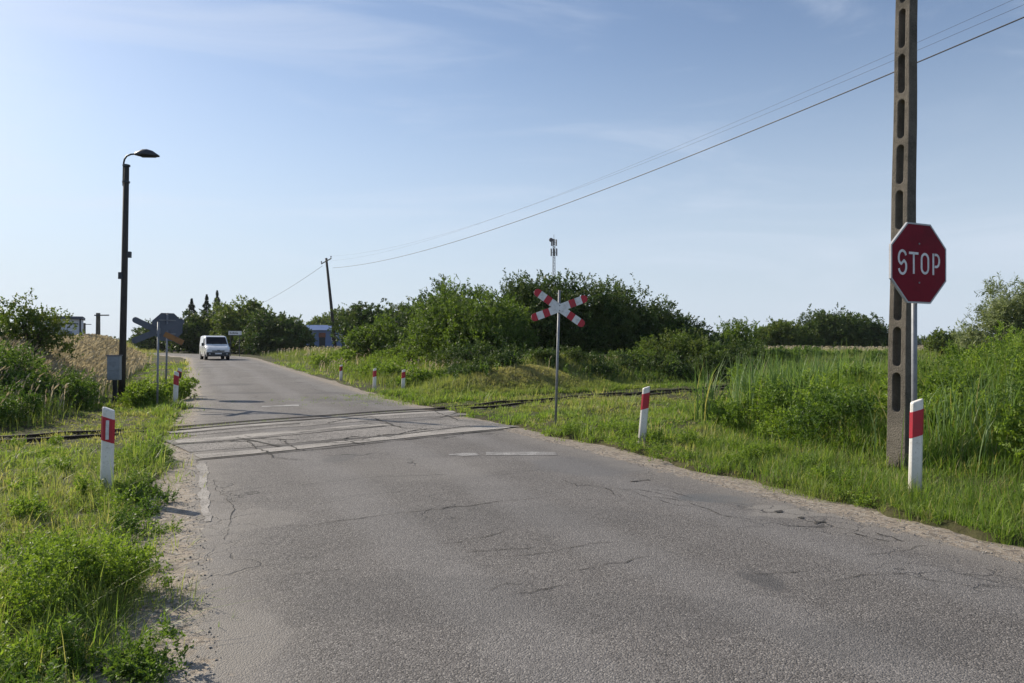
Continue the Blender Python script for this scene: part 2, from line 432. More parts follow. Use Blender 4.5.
    m['leafA'] = plant_mat('leaf_mid_green', (.045, .08, .02), (.14, .20, .045), None, .34, patch=(.15, .18, .05), pscale=1.1)
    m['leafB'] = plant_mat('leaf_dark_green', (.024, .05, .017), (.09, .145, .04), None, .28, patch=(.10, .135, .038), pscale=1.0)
    m['leafC'] = plant_mat('leaf_light_green', (.06, .108, .024), (.18, .255, .055), None, .38, patch=(.10, .15, .035), pscale=1.1)
    m['leafW'] = plant_mat('leaf_grey_green', (.13, .165, .085), (.30, .34, .18), None, .36, (1.2, 1.25, .7))
    m['needle'] = plant_mat('needle_dark', (.024, .045, .03), (.05, .078, .046), None, .12)
make_materials()
# ================================================================== ground sheet
def build_ground():
    ang = np.concatenate([np.arange(-72, 72.01, .28), np.arange(76, 288, 4.0)])
    na = len(ang)
    rr = np.concatenate([[0.0], .6*1.026**np.arange(0, 335)])
    rr = rr[rr < 800]
    a = np.radians(ang)
    X = (rr[:, None]*np.sin(a)[None]); Y = (rr[:, None]*np.cos(a)[None])
    x = X.ravel(); y = Y.ravel()
    z = height(x, y)
    nr = len(rr)
    i = np.arange(nr-1)[:, None]; j = np.arange(na)[None]; j2 = (j+1) % na
    q = np.stack([(i*na + j), (i*na + j2), ((i+1)*na + j2), ((i+1)*na + j)], -1).reshape(-1, 4)
    o = np_mesh('ground', np.stack([x, y, z], 1), None, q[:, ::-1], MAT['ground'], smooth=True)
    tag(o, kind='structure')
build_ground()

# ================================================================== road
def build_road():
    s = np.concatenate([np.arange(-14, 30, .3), np.arange(30, S_BEND, .8), np.arange(S_BEND, 180, 1.5)])
    px, py, hx, hy = road_line(s)
    L = oL(s); Rr = oR(s)
    sh = 1.0
    fr = np.linspace(0, 1, 22)
    lo = L - sh; hi = Rr + sh
    o = lo[:, None] + (hi - lo)[:, None]*fr[None]
    X = px[:, None] + hy[:, None]*o; Y = py[:, None] - hx[:, None]*o
    e = np.maximum(L[:, None] - o, o - Rr[:, None])
    Z = zlin(X, Y) + .03*(1 - np.clip(np.abs(o)/3, 0, 1)**2) - .05*np.clip(e, 0, 1)
    Z += .02*(vnoise(X, Y, 1.9, 3) - .5)
    n = len(fr)
    i = np.arange(len(s)-1)[:, None]; j = np.arange(n-1)[None]
    q = np.stack([i*n+j, i*n+j+1, (i+1)*n+j+1, (i+1)*n+j], -1).reshape(-1, 4)
    ob = np_mesh('road', np.stack([X.ravel(), Y.ravel(), Z.ravel()], 1), None, q, MAT['asphalt'], smooth=True)
    uvl = ob.data.uv_layers.new(name='edge')
    vid = q.ravel()
    uv = np.stack([e.ravel()[vid], np.repeat(s, n)[vid]], 1).astype(np.float32)
    uvl.data.foreach_set('uv', uv.ravel())
    tag(ob, kind='structure')
build_road()
def zroad(x, y):
    s, o = so(np.asarray(x), np.asarray(y))
    return zlin(x, y) + .03*(1 - np.clip(np.abs(o)/3, 0, 1)**2) + .02*(vnoise(x, y, 1.9, 3) - .5)

def ribbon(name, mat, pts, widths, lift, kind='structure', side=None, wob=.0, seed=1, parent=None):
    """flat strip following the road surface along a world polyline"""
    pts = np.asarray(pts, float)
    P = []
    for a, b in zip(pts[:-1], pts[1:]):
        k = max(6, int(np.hypot(*(b - a))/.07))
        for t in np.linspace(0, 1, k, endpoint=False): P.append(a + (b - a)*t)
    P.append(pts[-1]); P = np.array(P)
    d = np.gradient(P, axis=0); d /= np.linalg.norm(d, axis=1)[:, None]
    nn = np.stack([-d[:, 1], d[:, 0]], 1)
    w = np.interp(np.linspace(0, 1, len(P)), np.linspace(0, 1, len(widths)), widths)
    r = np.random.default_rng(seed)
    def jag(): 
        v = r.normal(0, 1, len(P)); v = np.convolve(v, np.ones(4)/4, 'same'); return v*wob
    A = P + nn*(w/2 + jag())[:, None]; B = P - nn*(w/2 + jag())[:, None]
    cols = [A*(1-t) + B*t for t in (0, .33, .67, 1)]
    V = np.concatenate([np.stack([c[:, 0], c[:, 1], zroad(c[:, 0], c[:, 1]) + lift], 1) for c in cols])
    n = len(P); i = np.arange(n-1)
    q = np.concatenate([np.stack([k*n+i, (k+1)*n+i, (k+1)*n+i+1, k*n+i+1], 1) for k in range(3)])
    o = np_mesh(name, V, None, q, mat, parent)
    if kind and parent is None: tag(o, kind=kind)
    return o
def tqpt(t, q): return T0 + W*t + M*q

# ---- level crossing surface: concrete strips, dark joints, filler
gw = lambda px, py: (at(px, CAMZ*FPX/(py - 349.0)), CAMZ*FPX/(py - 349.0))
xing = tag(bpy.data.objects.new('level_crossing', None), kind='structure'); link(xing)
xing.location = (0, 0, 0)
def joint(pts, w, seed, lift=.011): return ribbon('joint', MAT['joint'], pts, [w, w*.6, w], lift, None, wob=w*.22, seed=seed, parent=xing)
MAT['joint'] = simple('dark_joint', (.022, .02, .018), .95, wear=(.05, .045, .035), wscale=12)
MAT['panel'] = MAT['asphalt_panel']
ribbon('panel', MAT['panel'], [gw(176, 446), gw(492, 423)], [1.9, 2.0], .005, None, wob=.05, seed=2, parent=xing)
ribbon('panel', MAT['panel'], [gw(180, 432.5), gw(455, 413)], [1.3, 1.5], .005, None, wob=.05, seed=3, parent=xing)
ribbon('concrete_strip', MAT['strip'], [gw(198, 457), gw(300, 449), gw(390, 440), gw(501, 427.5)], [.48, .40, .48, .55], .009, None, wob=.012, seed=4, parent=xing)
ribbon('concrete_strip', MAT['strip'], [gw(176, 442), gw(247, 437.5)], [.5, .52], .009, None, wob=.012, seed=5, parent=xing)
ribbon('concrete_strip', MAT['strip'], [gw(247, 437), gw(385, 426)], [.5, .42], .009, None, wob=.012, seed=6, parent=xing)
ribbon('concrete_strip', MAT['strip'], [gw(168, 432.5), gw(300, 423)], [.42, .4], .009, None, wob=.015, seed=7, parent=xing)
ribbon('concrete_strip', MAT['strip'], [gw(330, 420.5), gw(462, 411.5)], [.45, .55], .009, None, wob=.02, seed=8, parent=xing)
joint([gw(196, 460.3), gw(262, 455), gw(330, 450), gw(420, 440), gw(503, 430.6)], .07, 11)
joint([gw(170, 445.2), gw(247, 440.2), gw(310, 435), gw(385, 428)], .085, 12)
joint([gw(245, 440), gw(279, 447.5)], .07, 13)
joint([gw(300, 434), gw(385, 425.5), gw(440, 419), gw(462, 412)], .04, 20)
joint([gw(165, 434.5), gw(240, 429.2), gw(300, 425)], .06, 15)
joint([gw(279, 447), gw(390, 438), gw(470, 427)], .05, 17)

# narrow gauge track: two rails, sleepers where the track leaves the road
track = tag(bpy.data.objects.new('railway_track', None), 'rusty narrow gauge track with thin rails half sunk in the grass', 'railway track'); link(track)
def rail(q):
    ts = np.concatenate([np.arange(-30, 60, .5)])
    secs = []
    for t in ts:
        p = tqpt(t, q); s, o = so(p[0], p[1])
        e = max(oL(s) - o, o - oR(s))
        hi = float(zroad(p[0], p[1])) + .016 if e < .1 else H(p[0], p[1]) + .02 + .045*min(1, (e - .1)/2.0)
        zz = hi
        prof = [(-.03, 0), (.03, 0), (.034, -.02), (.012, -.035), (.012, -.09), (.045, -.11), (-.045, -.11), (-.012, -.09), (-.012, -.035), (-.034, -.02)]
        secs.append([(p[0] + M[0]*a, p[1] + M[1]*a, zz + b) for a, b in prof])
    MB().loft(secs).build('rail', MAT['rail'], track)
rail(-.72); rail(-.10)
sl = None
for k, t in enumerate(list(np.arange(4.6, 34, .62)) + list(np.arange(-14, -4.6, .62))):
    p = tqpt(t, -.41)
    if sl is None:
        sl = MB().box((0, 0, 0), (.2, 1.25, .13)).build('sleeper', MAT['sleeper'], track, bevel=.01); ob = sl
    else:
        ob = sl.copy(); COL.objects.link(ob); ob.parent = track
    ob.location = (p[0], p[1], H(p[0], p[1]) - .07)
    ob.rotation_euler = (0, 0, math.atan2(W[1], W[0]) + rng.normal(0, .02))
# dark gaps beside the rails in the road
for q, sd in ((-.80, 31), (-.62, 32), (-.18, 33), (0.0, 34)):
    ribbon('flangeway', MAT['joint'], [tqpt(-4.2, q), tqpt(.5, q), tqpt(3.6, q)], [.08, .05, .08], .010, None, wob=.015, seed=sd, parent=xing)

# ---- paint remains and patches on the asphalt
ribbon('stop_line', MAT['paint'], [gw(449, 457.0), gw(478, 456.2)], [.16, .34, .22], .005, wob=.04, seed=41)
ribbon('stop_line', MAT['paint'], [gw(486, 455.6), gw(556, 455.2)], [.34, .36, .3], .005, wob=.03, seed=42)
ribbon('stop_line', MAT['paint'], [gw(262, 408.3), gw(299, 407.5)], [.35, .5], .005, wob=.06, seed=43)
def crack(pts, w, seed, lift=.0045):
    r = np.random.default_rng(seed); P = [np.array(gw(*p)) for p in pts]; Q = []
    for a, b in zip(P[:-1], P[1:]):
        n = max(3, int(np.hypot(*(b - a))/.09))
        for k in range(n): Q.append(a + (b - a)*k/n)
    Q.append(P[-1]); Q = np.array(Q)
    off = np.cumsum(r.normal(0, .012, len(Q))); off -= np.linspace(0, off[-1], len(Q)); Q[:, 1] += off*2.0 + r.normal(0, .008, len(Q)); Q[:, 0] += r.normal(0, .01, len(Q))
    ribbon('road_crack', MAT['joint'], Q, [w*.15, w*.55, w*.25, w*.6, w*.4, w*.15], lift, wob=w*.2, seed=seed)
crack([(285, 529), (360, 521), (440, 514), (542, 500)], .02, 201)
crack([(505, 562), (560, 553), (612, 546)], .014, 202); crack([(572, 574), (610, 567), (655, 560)], .014, 203)
crack([(640, 497), (690, 505), (720, 516), (760, 522)], .018, 204); crack([(300, 487), (380, 480), (470, 478)], .016, 205)
crack([(830, 585), (905, 578), (985, 592)], .012, 206); crack([(560, 484), (640, 492), (700, 505)], .016, 207); crack([(215, 478), (232, 505), (226, 540)], .012, 208)
_r = np.random.default_rng(404)
for k in range(16):
    px = _r.uniform(205, 450); py = 463 - (px - 200)*.115 - _r.uniform(2, 26); an = _r.choice([.25, -.12, -.12, .5]) + _r.normal(0, .08); ln = _r.uniform(18, 60)
    crack([(px, py), (px + ln*.5, py + ln*.5*an + _r.normal(0, .8)), (px + ln, max(404, py + ln*an*.6))], _r.uniform(.05, .10), 500 + k, .0125)
for k in range(9):
    px = _r.uniform(240, 900); py = _r.uniform(470, 640); ln = _r.uniform(25, 90)
    crack([(px, py), (px + ln*.5, py - ln*.06 + _r.normal(0, 2.5)), (px + ln, py - ln*.12 + _r.normal(0, 4))], _r.uniform(.007, .016), 540 + k)
for k in range(9):
    px = _r.uniform(560, 880); py = 470 + (px - 560)*.2 + _r.uniform(-4, 16); ln = _r.uniform(15, 45)
    crack([(px, py), (px + ln*.5, py + ln*.14 + _r.normal(0, 2)), (px + ln, py + ln*.2 + _r.normal(0, 3))], _r.uniform(.012, .03), 580 + k)
# loose stones along both crumbling edges
def gravel():
    r = np.random.default_rng(88); n = 5200
    s_ = r.uniform(-6, 14, n)**1.0; side = r.uniform(0, 1, n) < .5
    e_ = np.abs(r.normal(.12, .28, n))
    o_ = np.where(side, oL(s_) - e_ + .1, oR(s_) + e_ - .1)
    x = C0[0] + U[0]*s_ + N[0]*o_; y = C0[1] + U[1]*s_ + N[1]*o_
    sz = .003 + .008*r.uniform(0, 1, n)**3
    z = zlin(x, y) + .03*(1 - np.clip(np.abs(o_)/3, 0, 1)**2) - .05*np.clip(np.maximum(oL(s_) - o_, o_ - oR(s_)), 0, 1) + .02*(vnoise(x, y, 1.9, 3) - .5) + sz*.25
    base = np.array([(1, 0, 0), (0, 1, 0), (-1, 0, 0), (0, -1, 0), (0, 0, .7), (0, 0, -.7)], float)
    V = np.stack([x, y, z], 1)[:, None] + base[None]*sz[:, None, None]*r.uniform(.6, 1.4, (n, 6, 1))
    a = r.uniform(0, np.pi, n); f = np.array([(0, 1, 4), (1, 2, 4), (2, 3, 4), (3, 0, 4), (1, 0, 5), (2, 1, 5), (3, 2, 5), (0, 3, 5)])
    T = (np.arange(n)[:, None, None]*6 + f[None]).reshape(-1, 3)
    o = np_mesh('gravel', V.reshape(-1, 3), T, None, MAT['strip']); tag(o, kind='stuff')
gravel()
# kerb stones at the left edge near the crossing and broken edge at the right
EDGE = [gw(203, 462), gw(204, 478), gw(205, 500), gw(208, 522)]
ribbon('edge_strip', MAT['strip'], EDGE, [.12, .09, .10, .05], .006, wob=.03, seed=61)
for k, (px, py, w) in enumerate([(818, 524, .16), (779, 513, .12), (640, 482, .28), (800, 519, .08)]):
    c = np.array(gw(px, py)); ribbon('pothole', MAT['joint'], [c - N*w/2 - U*.03, c, c + N*w/2 + U*.02], [.02, .06, .015], .006, wob=.025, seed=80+k)
# ================================================================== delineator posts
GRP = 'red and white reflector posts beside the road'
def post_body(shear):
    prof = [(-.066, -.02), (-.045, -.045), (.045, -.045), (.066, -.02), (.05, .045), (-.05, .045)]
    b = MB()
    secs = []
    for z, k in ((-.25, 1.06), (0, 1.05), (.5, 1.0), (.93, .97)):
        secs.append([(x*k, y*k, z + (shear*x if z > .8 else 0)) for x, y in prof])
    secs.append([(x*.9, y*.8, .945 + shear*x) for x, y in prof])
    return b.loft(secs)
def post_band(shear, z0=.60, z1=.85):
    prof = [(-.066, -.02), (-.045, -.045), (.045, -.045), (.066, -.02), (.05, .045), (-.05, .045)]
    return MB().loft([[(x*1.03, y*1.05, z + shear*x) for x, y in prof] for z in (z0, z1)])
pst_cache = {}
def delineator(px, py, d, hgt, yaw, lean, shear, label, reflector=None, dirty=False):
    x = at(px, d); z = H(x, d) - .02
    t = thing('reflector_post', (x, d, z), label, 'reflector post', yaw, lean, 0, GRP)
    t.scale = (1, 1, hgt/.95)
    key = shear
    if key not in pst_cache:
        b = post_body(shear).build('body', MAT['postwhite'], t, bevel=.006)
        r = post_band(shear).build('red_band', MAT['red'], t)
        pst_cache[key] = (b, r)
    else:
        for o in pst_cache[key]:
            c = o.copy(); COL.objects.link(c); c.parent = t
    if reflector == 'white':
        MB().box((0, -.052, .725), (.032, .01, .2)).build('reflector', MAT['letter'], t, bevel=.003)
    if reflector == 'black':
        MB().box((.03, -.052, .72), (.05, .012, .17)).build('reflector', MAT['black'], t, bevel=.003)
    return t
delineator(107.5, 497, 8.13, .99, 16, 1.2, -.35, 'reflector post with a white reflector in its red band, nearest at the left verge', 'white')
delineator(175.5, 402, 20.4, .98, 16, 2, -.35, 'reflector post by weeds beyond the left track, in front of another post', None)
delineator(178, 383, 24.6, .92, 30, 4, -.35, 'reflector post with black reflector half hidden behind another post on the left verge', 'black')
delineator(641, 445, 12.5, 1.0, 2, 5, .35, 'leaning reflector post in the short meadow right of the tall crossing sign', None)
delineator(913.5, 491, 8.0, 1.06, -12, 1.6, .35, 'bright reflector post directly in front of the stop sign pole', None)
delineator(403, 392, 26.0, .80, 5, 2, .35, 'small reflector post at right road edge, nearest of three before the grassy bank', None)
delineator(374.5, 390, 27.2, .83, 5, 1, .35, 'small reflector post at right road edge, middle of three before the grassy bank', None)
delineator(341, 381, 33.0, .75, 5, 1, .35, 'small reflector post with dark top, farthest of three before the grassy bank', 'black')

# ================================================================== stop sign
def ring_oct(ro, ri, y0, y1):
    a = octagon(ro); b = octagon(ri); m = MB()
    for k in range(8):
        k2 = (k+1) % 8
        for (p, q_) in ((a, b),):
            vs = [(p[k][0], y0, p[k][1]), (p[k2][0], y0, p[k2][1]), (q_[k2][0], y0, q_[k2][1]), (q_[k][0], y0, q_[k][1]),
                  (p[k][0], y1, p[k][1]), (p[k2][0], y1, p[k2][1]), (q_[k2][0], y1, q_[k2][1]), (q_[k][0], y1, q_[k][1])]
            m.add(vs, [(0,1,2,3), (4,7,6,5), (0,4,5,1), (3,2,6,7)])
    return m
def stroke(m, pts, w, y0, y1, closed=False):
    P = [Vector((p[0], p[1])) for p in pts]; n = len(P); L = []; Rr = []
    for i in range(n):
        a = P[(i-1) % n] if closed or i > 0 else None; b = P[(i+1) % n] if closed or i < n-1 else None
        d1 = (P[i]-a).normalized() if a is not None else None; d2 = (b-P[i]).normalized() if b is not None else None
        d = ((d1 or d2) + (d2 or d1)).normalized(); nn = Vector((-d.y, d.x))
        k = 1.0
        if d1 is not None and d2 is not None: k = 1/max(.5, nn.dot(Vector((-d1.y, d1.x))))
        L.append(P[i] + nn*w/2*k); Rr.append(P[i] - nn*w/2*k)
    vs = [(p.x, y, p.y) for y in (y0, y1) for S in (L, Rr) for p in S]
    fs = []
    for i in range(n if closed else n-1):
        j = (i+1) % n
        fs += [(i, j, n+j, n+i), (2*n+i, 3*n+i, 3*n+j, 2*n+j), (i, 2*n+i, 2*n+j, j), (n+i, n+j, 3*n+j, 3*n+i)]
    if not closed: fs += [(0, n, 3*n, 2*n), (n-1, 3*n-1, 4*n-1, 2*n-1)]
    m.add(vs, fs)
def arc(cx, cz, rx, rz, a0, a1, n=9): return [(cx + rx*math.cos(R(a0 + (a1-a0)*k/n)), cz + rz*math.sin(R(a0 + (a1-a0)*k/n))) for k in range(n+1)]
def stop_sign(loc, label, yaw, lean, zc, dia, group=None, back=False):
    t = thing('stop_sign', loc, label, 'road sign', yaw, lean, 0, group)
    r = dia/2/math.cos(R(22.5))
    p = MB().tube([(0, .05, -.3), (0, .05, zc + .42)], .03, 14).build('pole', MAT['galv'], t, smooth=True)
    MB().tube([(0, .05, zc + .42), (0, .05, zc + .45)], [.032, .02], 14).build('pole_cap', MAT['lampgrey'], p)
    pl = MB().plate([(x, z + zc) for x, z in octagon(r)], -.008, .012).build('plate', MAT['signback'], t)
    for dz in (-.22, .22):
        MB().box((0, .025, zc + dz), (.5, .022, .035)).box((0, .085, zc + dz), (.09, .02, .03)).build('clamp', MAT['galv'], t)
    fa = MB().plate([(x, z + zc) for x, z in octagon(r*.97)], -.0115, -.0085).build('red_face', MAT['signred'], t)
    rg = ring_oct(r*1.004, r*.965, -.0135, .0135)
    rg.v = [(v[0], v[1], v[2] + zc) for v in rg.v]; rg.build('rim', MAT['signback'] if back else MAT['rim'], t)
    m = MB(); y0, y1 = -.0138, -.0118; h = .245; w = .027; cw = .135
    x0 = -.35; zb_ = zc - h/2; zt = zc + h/2
    hw = cw/2
    cx = x0 + hw + .012                                                      # S
    S = arc(cx, zt - .07, hw - .008, .07 - w/2 + .02, 20, 180, 9) + arc(cx, zt - .085, hw - .008, .06, 190, 250, 3) + arc(cx, zb_ + .085, hw - .008, .062, 65, 0, 4) + arc(cx, zb_ + .07, hw - .008, .07 - w/2 + .02, -10, -165, 9)
    stroke(m, S, w, y0, y1)
    cx = x0 + .188 + hw + .005                                               # T
    stroke(m, [(cx, zb_), (cx, zt - w)], w, y0, y1); stroke(m, [(cx - hw - .008, zt - w/2), (cx + hw + .008, zt - w/2)], w, y0, y1)
    cx = x0 + .376 + hw                                                       # O
    O = arc(cx, zt - .075, hw - .012, .075 - w/2, 0, 180, 9) + arc(cx, zb_ + .075, hw - .012, .075 - w/2, 180, 360, 9)
    stroke(m, O, w, y0, y1, True)
    cx = x0 + .562 + hw                                                       # P
    stroke(m, [(cx - hw + .02, zb_), (cx - hw + .02, zt)], w, y0, y1)
    P = [(cx - hw + .043, zt - w/2)] + arc(cx + .005, zt - .082, hw - .02, .082 - w/2, 90, -90, 9) + [(cx - hw + .043, zt - .164 + w/2)]
    stroke(m, P, w, y0, y1)
    m.build('lettering', MAT['letter'], t)
    for dz in (-.22, .22): MB().tube([(0, -.0115, zc + dz), (0, -.017, zc + dz)], .011, 8).build('bolt', MAT['galv'], t)
    return t
d = 8.35; x = at(917.5, d)
stop_sign((x, d, H(x, d)), 'red octagonal STOP sign on a grey steel pole in front of the concrete pole', 24, .3, zpx(263.3, d) - H(x, d), .9)
d = 24.0; x = at(166, d)
stop_sign((x, d, H(x, d)), 'grey back of an octagonal sign on a thin pole behind the left cross sign', 204, 1, zpx(327, d) - H(x, d), .9, back=True)

# ================================================================== crossing St Andrew's crosses
def cross_sign(loc, label, yaw, lean, zc, half, ang, roll, ptop, back=False):
    t = thing('crossing_sign', loc, label, 'crossing sign', yaw, lean)
    MB().tube([(0, .04, -.3), (0, .04, ptop)], .027, 12).build('pole', MAT['galv'], t, smooth=True)
    hw = .08
    for sgn, y in ((1, -.012), (-1, -.006)):
        A = R(ang*sgn + roll)
        ca, sa = math.cos(A), math.sin(A)
        def xf(a, b): return (a*ca - b*sa, a*sa + b*ca + zc)
        outl = [(-half + .03, -hw), (half - .03, -hw)] + [(half - .03 + hw*.9*math.cos(R(q)), hw*math.sin(R(q))) for q in range(-60, 61, 30)] + [(half - .03, hw), (-half + .03, hw)] + [(-half + .03 - hw*.9*math.cos(R(q)), hw*math.sin(R(q))) for q in range(60, -61, -30)]
        y2 = y + (.012 if sgn > 0 else 0)
        b = MB().plate([xf(*p) for p in outl], y2 - .004, y2 + .004)
        arm = b.build('cross_arm', MAT['signback'] if back else MAT['letter'], t)
        if back and sgn > 0: 
            arm2 = MB().plate([xf(*p) for p in [(-half - .03, -hw*.9), (-half*.25, -hw*.9), (-half*.25, hw*.9), (-half - .03, hw*.9)]], y2 + .0045, y2 + .007)
            arm2.build('rust_patch', MAT['orange'], arm)
        k = half + .04
        for (a0, a1, rnd) in ((k*.80, k, True), (k*.36, k*.57, False)):
            for sg in (-1, 1):
                if rnd: poly = [(a0*sg, -hw*1.01), ((half-.03)*sg, -hw*1.01)] + [(sg*(half - .03 + hw*.91*math.cos(R(q))), hw*1.01*math.sin(R(q))) for q in range(-60, 61, 30)] + [((half-.03)*sg, hw*1.01), (a0*sg, hw*1.01)]
                else: poly = [(a0*sg, -hw*1.01), (a1*sg, -hw*1.01), (a1*sg, hw*1.01), (a0*sg, hw*1.01)]
                MB().plate([xf(*p) for p in poly], y2 - .0075, y2 - .0045).build('red_stripe', MAT['red'], arm)
    MB().box((0, .014, zc), (.1, .03, .16)).build('clamp', MAT['galv'], t)
    for dz in (-.05, .05): MB().tube([(0, -.02, zc + dz), (0, -.012, zc + dz)], .012, 8).build('bolt', MAT['galv'], t)
    return t
d = 15.4; x = at(556, d)
ct = cross_sign((x, d, H(x, d)), 'tall red and white crossed boards on thin grey pole by the short meadow', 12, 1.7, zpx(308, d) - H(x, d), .60, 27, -5, zpx(290, d) - H(x, d))
d = 20.0; x = at(157.5, d)
cross_sign((x, d, H(x, d)), 'dark back of crossed boards on a short pole left of the road', 204, .6, zpx(331, d) - H(x, d), .66, 26, 1, zpx(322, d) - H(x, d), True)

# ================================================================== concrete utility pole with slots
def concrete_pole():
    d = 9.5; x = at(899.5, d)
    t = thing('utility_pole', (x, d, H(x, d)), 'thick old concrete utility pole with a ladder of oval slots beside stop sign', 'utility pole', -66, 1.1)
    cu = bpy.data.curves.new('pole_outline', 'CURVE'); cu.dimensions = '2D'; cu.fill_mode = 'BOTH'; cu.extrude = .078; cu.bevel_depth = .012; cu.bevel_resolution = 1
    HT = 9.6
    def hwid(z): return (.129 - .0052*z)
    def spl(pts):
        s = cu.splines.new('POLY'); s.points.add(len(pts)-1); s.use_cyclic_u = True
        for p, q_ in zip(s.points, pts): p.co = (q_[0], q_[1], 0, 1)
    zs = np.linspace(-.4, HT, 24)
    spl([(-hwid(z), z) for z in zs[::-1]] + [(hwid(z), z) for z in zs])
    z = .80 - H(x, d)
    while z < HT - .7:
        hw = hwid(z)*.54; L = .525
        spl([(hw*math.cos(R(a)), z + hw + hw*math.sin(R(a))) for a in range(180, 361, 22)] + [(hw*math.cos(R(a)), z + L - hw + hw*math.sin(R(a))) for a in range(0, 181, 22)])
        z += .585
    ob = bpy.data.objects.new('tmp', cu); COL.objects.link(ob)
    bpy.context.view_layer.update()
    me = bpy.data.meshes.new_from_object(ob.evaluated_get(bpy.context.evaluated_depsgraph_get()))
    COL.objects.unlink(ob); bpy.data.objects.remove(ob)
    for v in me.vertices:
        X, Z, Y = v.co.x, v.co.y, v.co.z
        v.co = (X + .004*math.sin(Z*3.1), -Y*(1 - .035*max(Z, 0)), Z)
    bm = bmesh.new(); bm.from_mesh(me); bmesh.ops.recalc_face_normals(bm, faces=bm.faces[:]); bm.to_mesh(me); bm.free()
    me.name = 'concrete_shaft'; me.materials.clear(); me.materials.append(MAT['concrete'])
    o = bpy.data.objects.new('shaft', me); link(o, t)
    return t
concrete_pole()

# ================================================================== street lamp
def street_lamp():
    d = 22.0; x = at(121.7, d); z0 = H(x, d)
    t = thing('street_lamp', (x, d, z0), 'tall dark street lamp with curved arm on a wooden pole at the left verge', 'street lamp', 0, .9)
    h = zpx(164, d) - z0
    MB().tube([(0, 0, -.3), (.01, 0, h*.5), (0, 0, h)], [.10, .09, .078], 12).build('pole', MAT['wood'], t, smooth=True)
    MB().tube([(-.07, -.02, h - .64), (-.07, -.02, h + .04), (-.05, -.02, h + .15), (.017, -.02, h + .245), (.135, -.02, h + .30), (.30, -.02, h + .315)], .026, 10).build('arm', MAT['lampgrey'], t, smooth=True)
    for zc in (h - .06, h - .55): MB().tube([(0, 0, zc), (0, 0, zc + .05)], .108, 12).build('clamp', MAT['lampgrey'], t)
    secs = []
    for u, w, up, dn in ((.30, .05, .05, .03), (.42, .09, .10, .05), (.58, .15, .16, .07), (.74, .16, .17, .07), (.92, .13, .13, .065), (1.05, .09, .06, .06), (1.16, .03, .0, .05)):
        c = h + .305
        secs.append([(u*.85, -.02 + w*math.cos(a)*1.0, c + (up if math.sin(a) > 0 else dn)*math.sin(a) - .03*(u - .3)) for a in [2*math.pi*k/14 for k in range(14)]])
    hd = MB().loft(secs).build('lamp_head', MAT['lampgrey'], t, smooth=True)
    MB().box((.65, -.02, h + .235), (.42, .17, .02)).build('lamp_lens', MAT['glass'], hd, bevel=.01)
    MB().box((.14, 0, h*.62), (.1, .1, .18)).build('junction_box', MAT['lampgrey'], t)
    MB().box((-.05, -.09, h*.53), (.12, .08, .2)).build('junction_box', MAT['lampgrey'], t)
    d = 21.4; x = at(114.5, d); z0 = H(x, d)
    t = thing('cable_cabinet', (x, d, z0), 'grey metal cable box on a dark stand beside the street lamp pole', 'cable box', 12)
    b0 = zpx(380, d) - z0; b1 = zpx(356, d) - z0
    bd = MB().box((0, 0, (b0 + b1)/2), (.335, .22, b1 - b0)).build('cabinet', MAT['cabinet'], t, bevel=.012)
    MB().box((0, -.117, (b0 + b1)/2 + .12), (.30, .012, (b1-b0)*.55)).build('door', MAT['cabinet'], t, bevel=.004)
    MB().box((0, -.117, b0 + .13), (.30, .012, .2)).build('door', MAT['cabinet'], t, bevel=.004)
    MB().box((0, 0, b1 + .015), (.375, .26, .03)).build('lid', MAT['signback'], t, bevel=.008)
    MB().box((.02, 0, b0/2 - .15), (.11, .09, b0 + .3)).build('stand', MAT['black'], t)
street_lamp()

# ================================================================== far wooden pole and wires
d = 82.0; xb = at(336, d); zb0 = H(xb, d)
top = (at(326, d), d, zpx(258, d))
tp = thing('utility_pole', (xb, d, zb0), 'leaning dark wooden utility pole with a crossarm rising beyond the grassy bank', 'utility pole')
rel = Vector(top) - Vector((xb, d, zb0))
MB().tube([(0, 0, -.5), tuple(rel*.5), tuple(rel)], [.2, .17, .13], 10).build('pole', MAT['wood'], tp, smooth=True)
ax = Vector((1.0, -.5, .42)).normalized()
c0 = rel*.965
arm_l, arm_r = c0 - ax*.75, c0 + ax*.75
arm = MB().tube([tuple(arm_l + Vector((0, -.16, 0))), tuple(arm_r + Vector((0, -.16, 0)))], .06, 6).build('crossarm', MAT['wood'], tp)
ins = []
for k in (-.72, .72):
    b = c0 + ax*k + Vector((0, -.16, .05)); ins.append(b + Vector((xb, d, zb0)) + Vector((0, 0, .22)))
    MB().tube([tuple(b), tuple(b + Vector((0, 0, .08))), tuple(b + Vector((0, 0, .1))), tuple(b + Vector((0, 0, .24)))], [.03, .03, .075, .05], 8).build('insulator', MAT['insul'], arm)
lower = Vector(top) + (Vector((xb, d, zb0)) - Vector(top))*.1 + Vector((0, -.2, 0))
def wire(name, a, b, sag, r, label, group=None):
    a = Vector(a); b = Vector(b); n = 44
    ts = [(k/n)**.8 for k in range(n+1)]
    pts = [a.lerp(b, 1 - u) - Vector((0, 0, sag*4*u*(1-u))) for u in ts]
    m = MB().tube(pts, r, 5)
    o = m.build(name, MAT['wire'], None, smooth=True)
    return tag(o, label, 'wire', group)
WIRES = [((at(333, 82), 81.8, zpx(268, 82)), (13.9, 14.0, 9.72), 1.35, .018, 'dark cable crossing the sky behind the concrete pole, lowest of the lines'),
         (tuple(ins[1]), (13.9, 14.0, 9.98), 1.45, .0045, 'thin faint line just above the dark cable in the sky'),
         (tuple(ins[0]), (13.3, 13.3, 9.85), 1.5, .004, 'thinnest faint line, uppermost of those crossing the sky')]
for a, b, sg, r, lb in WIRES: wire('overhead_wire', a, b, sg, r, lb)
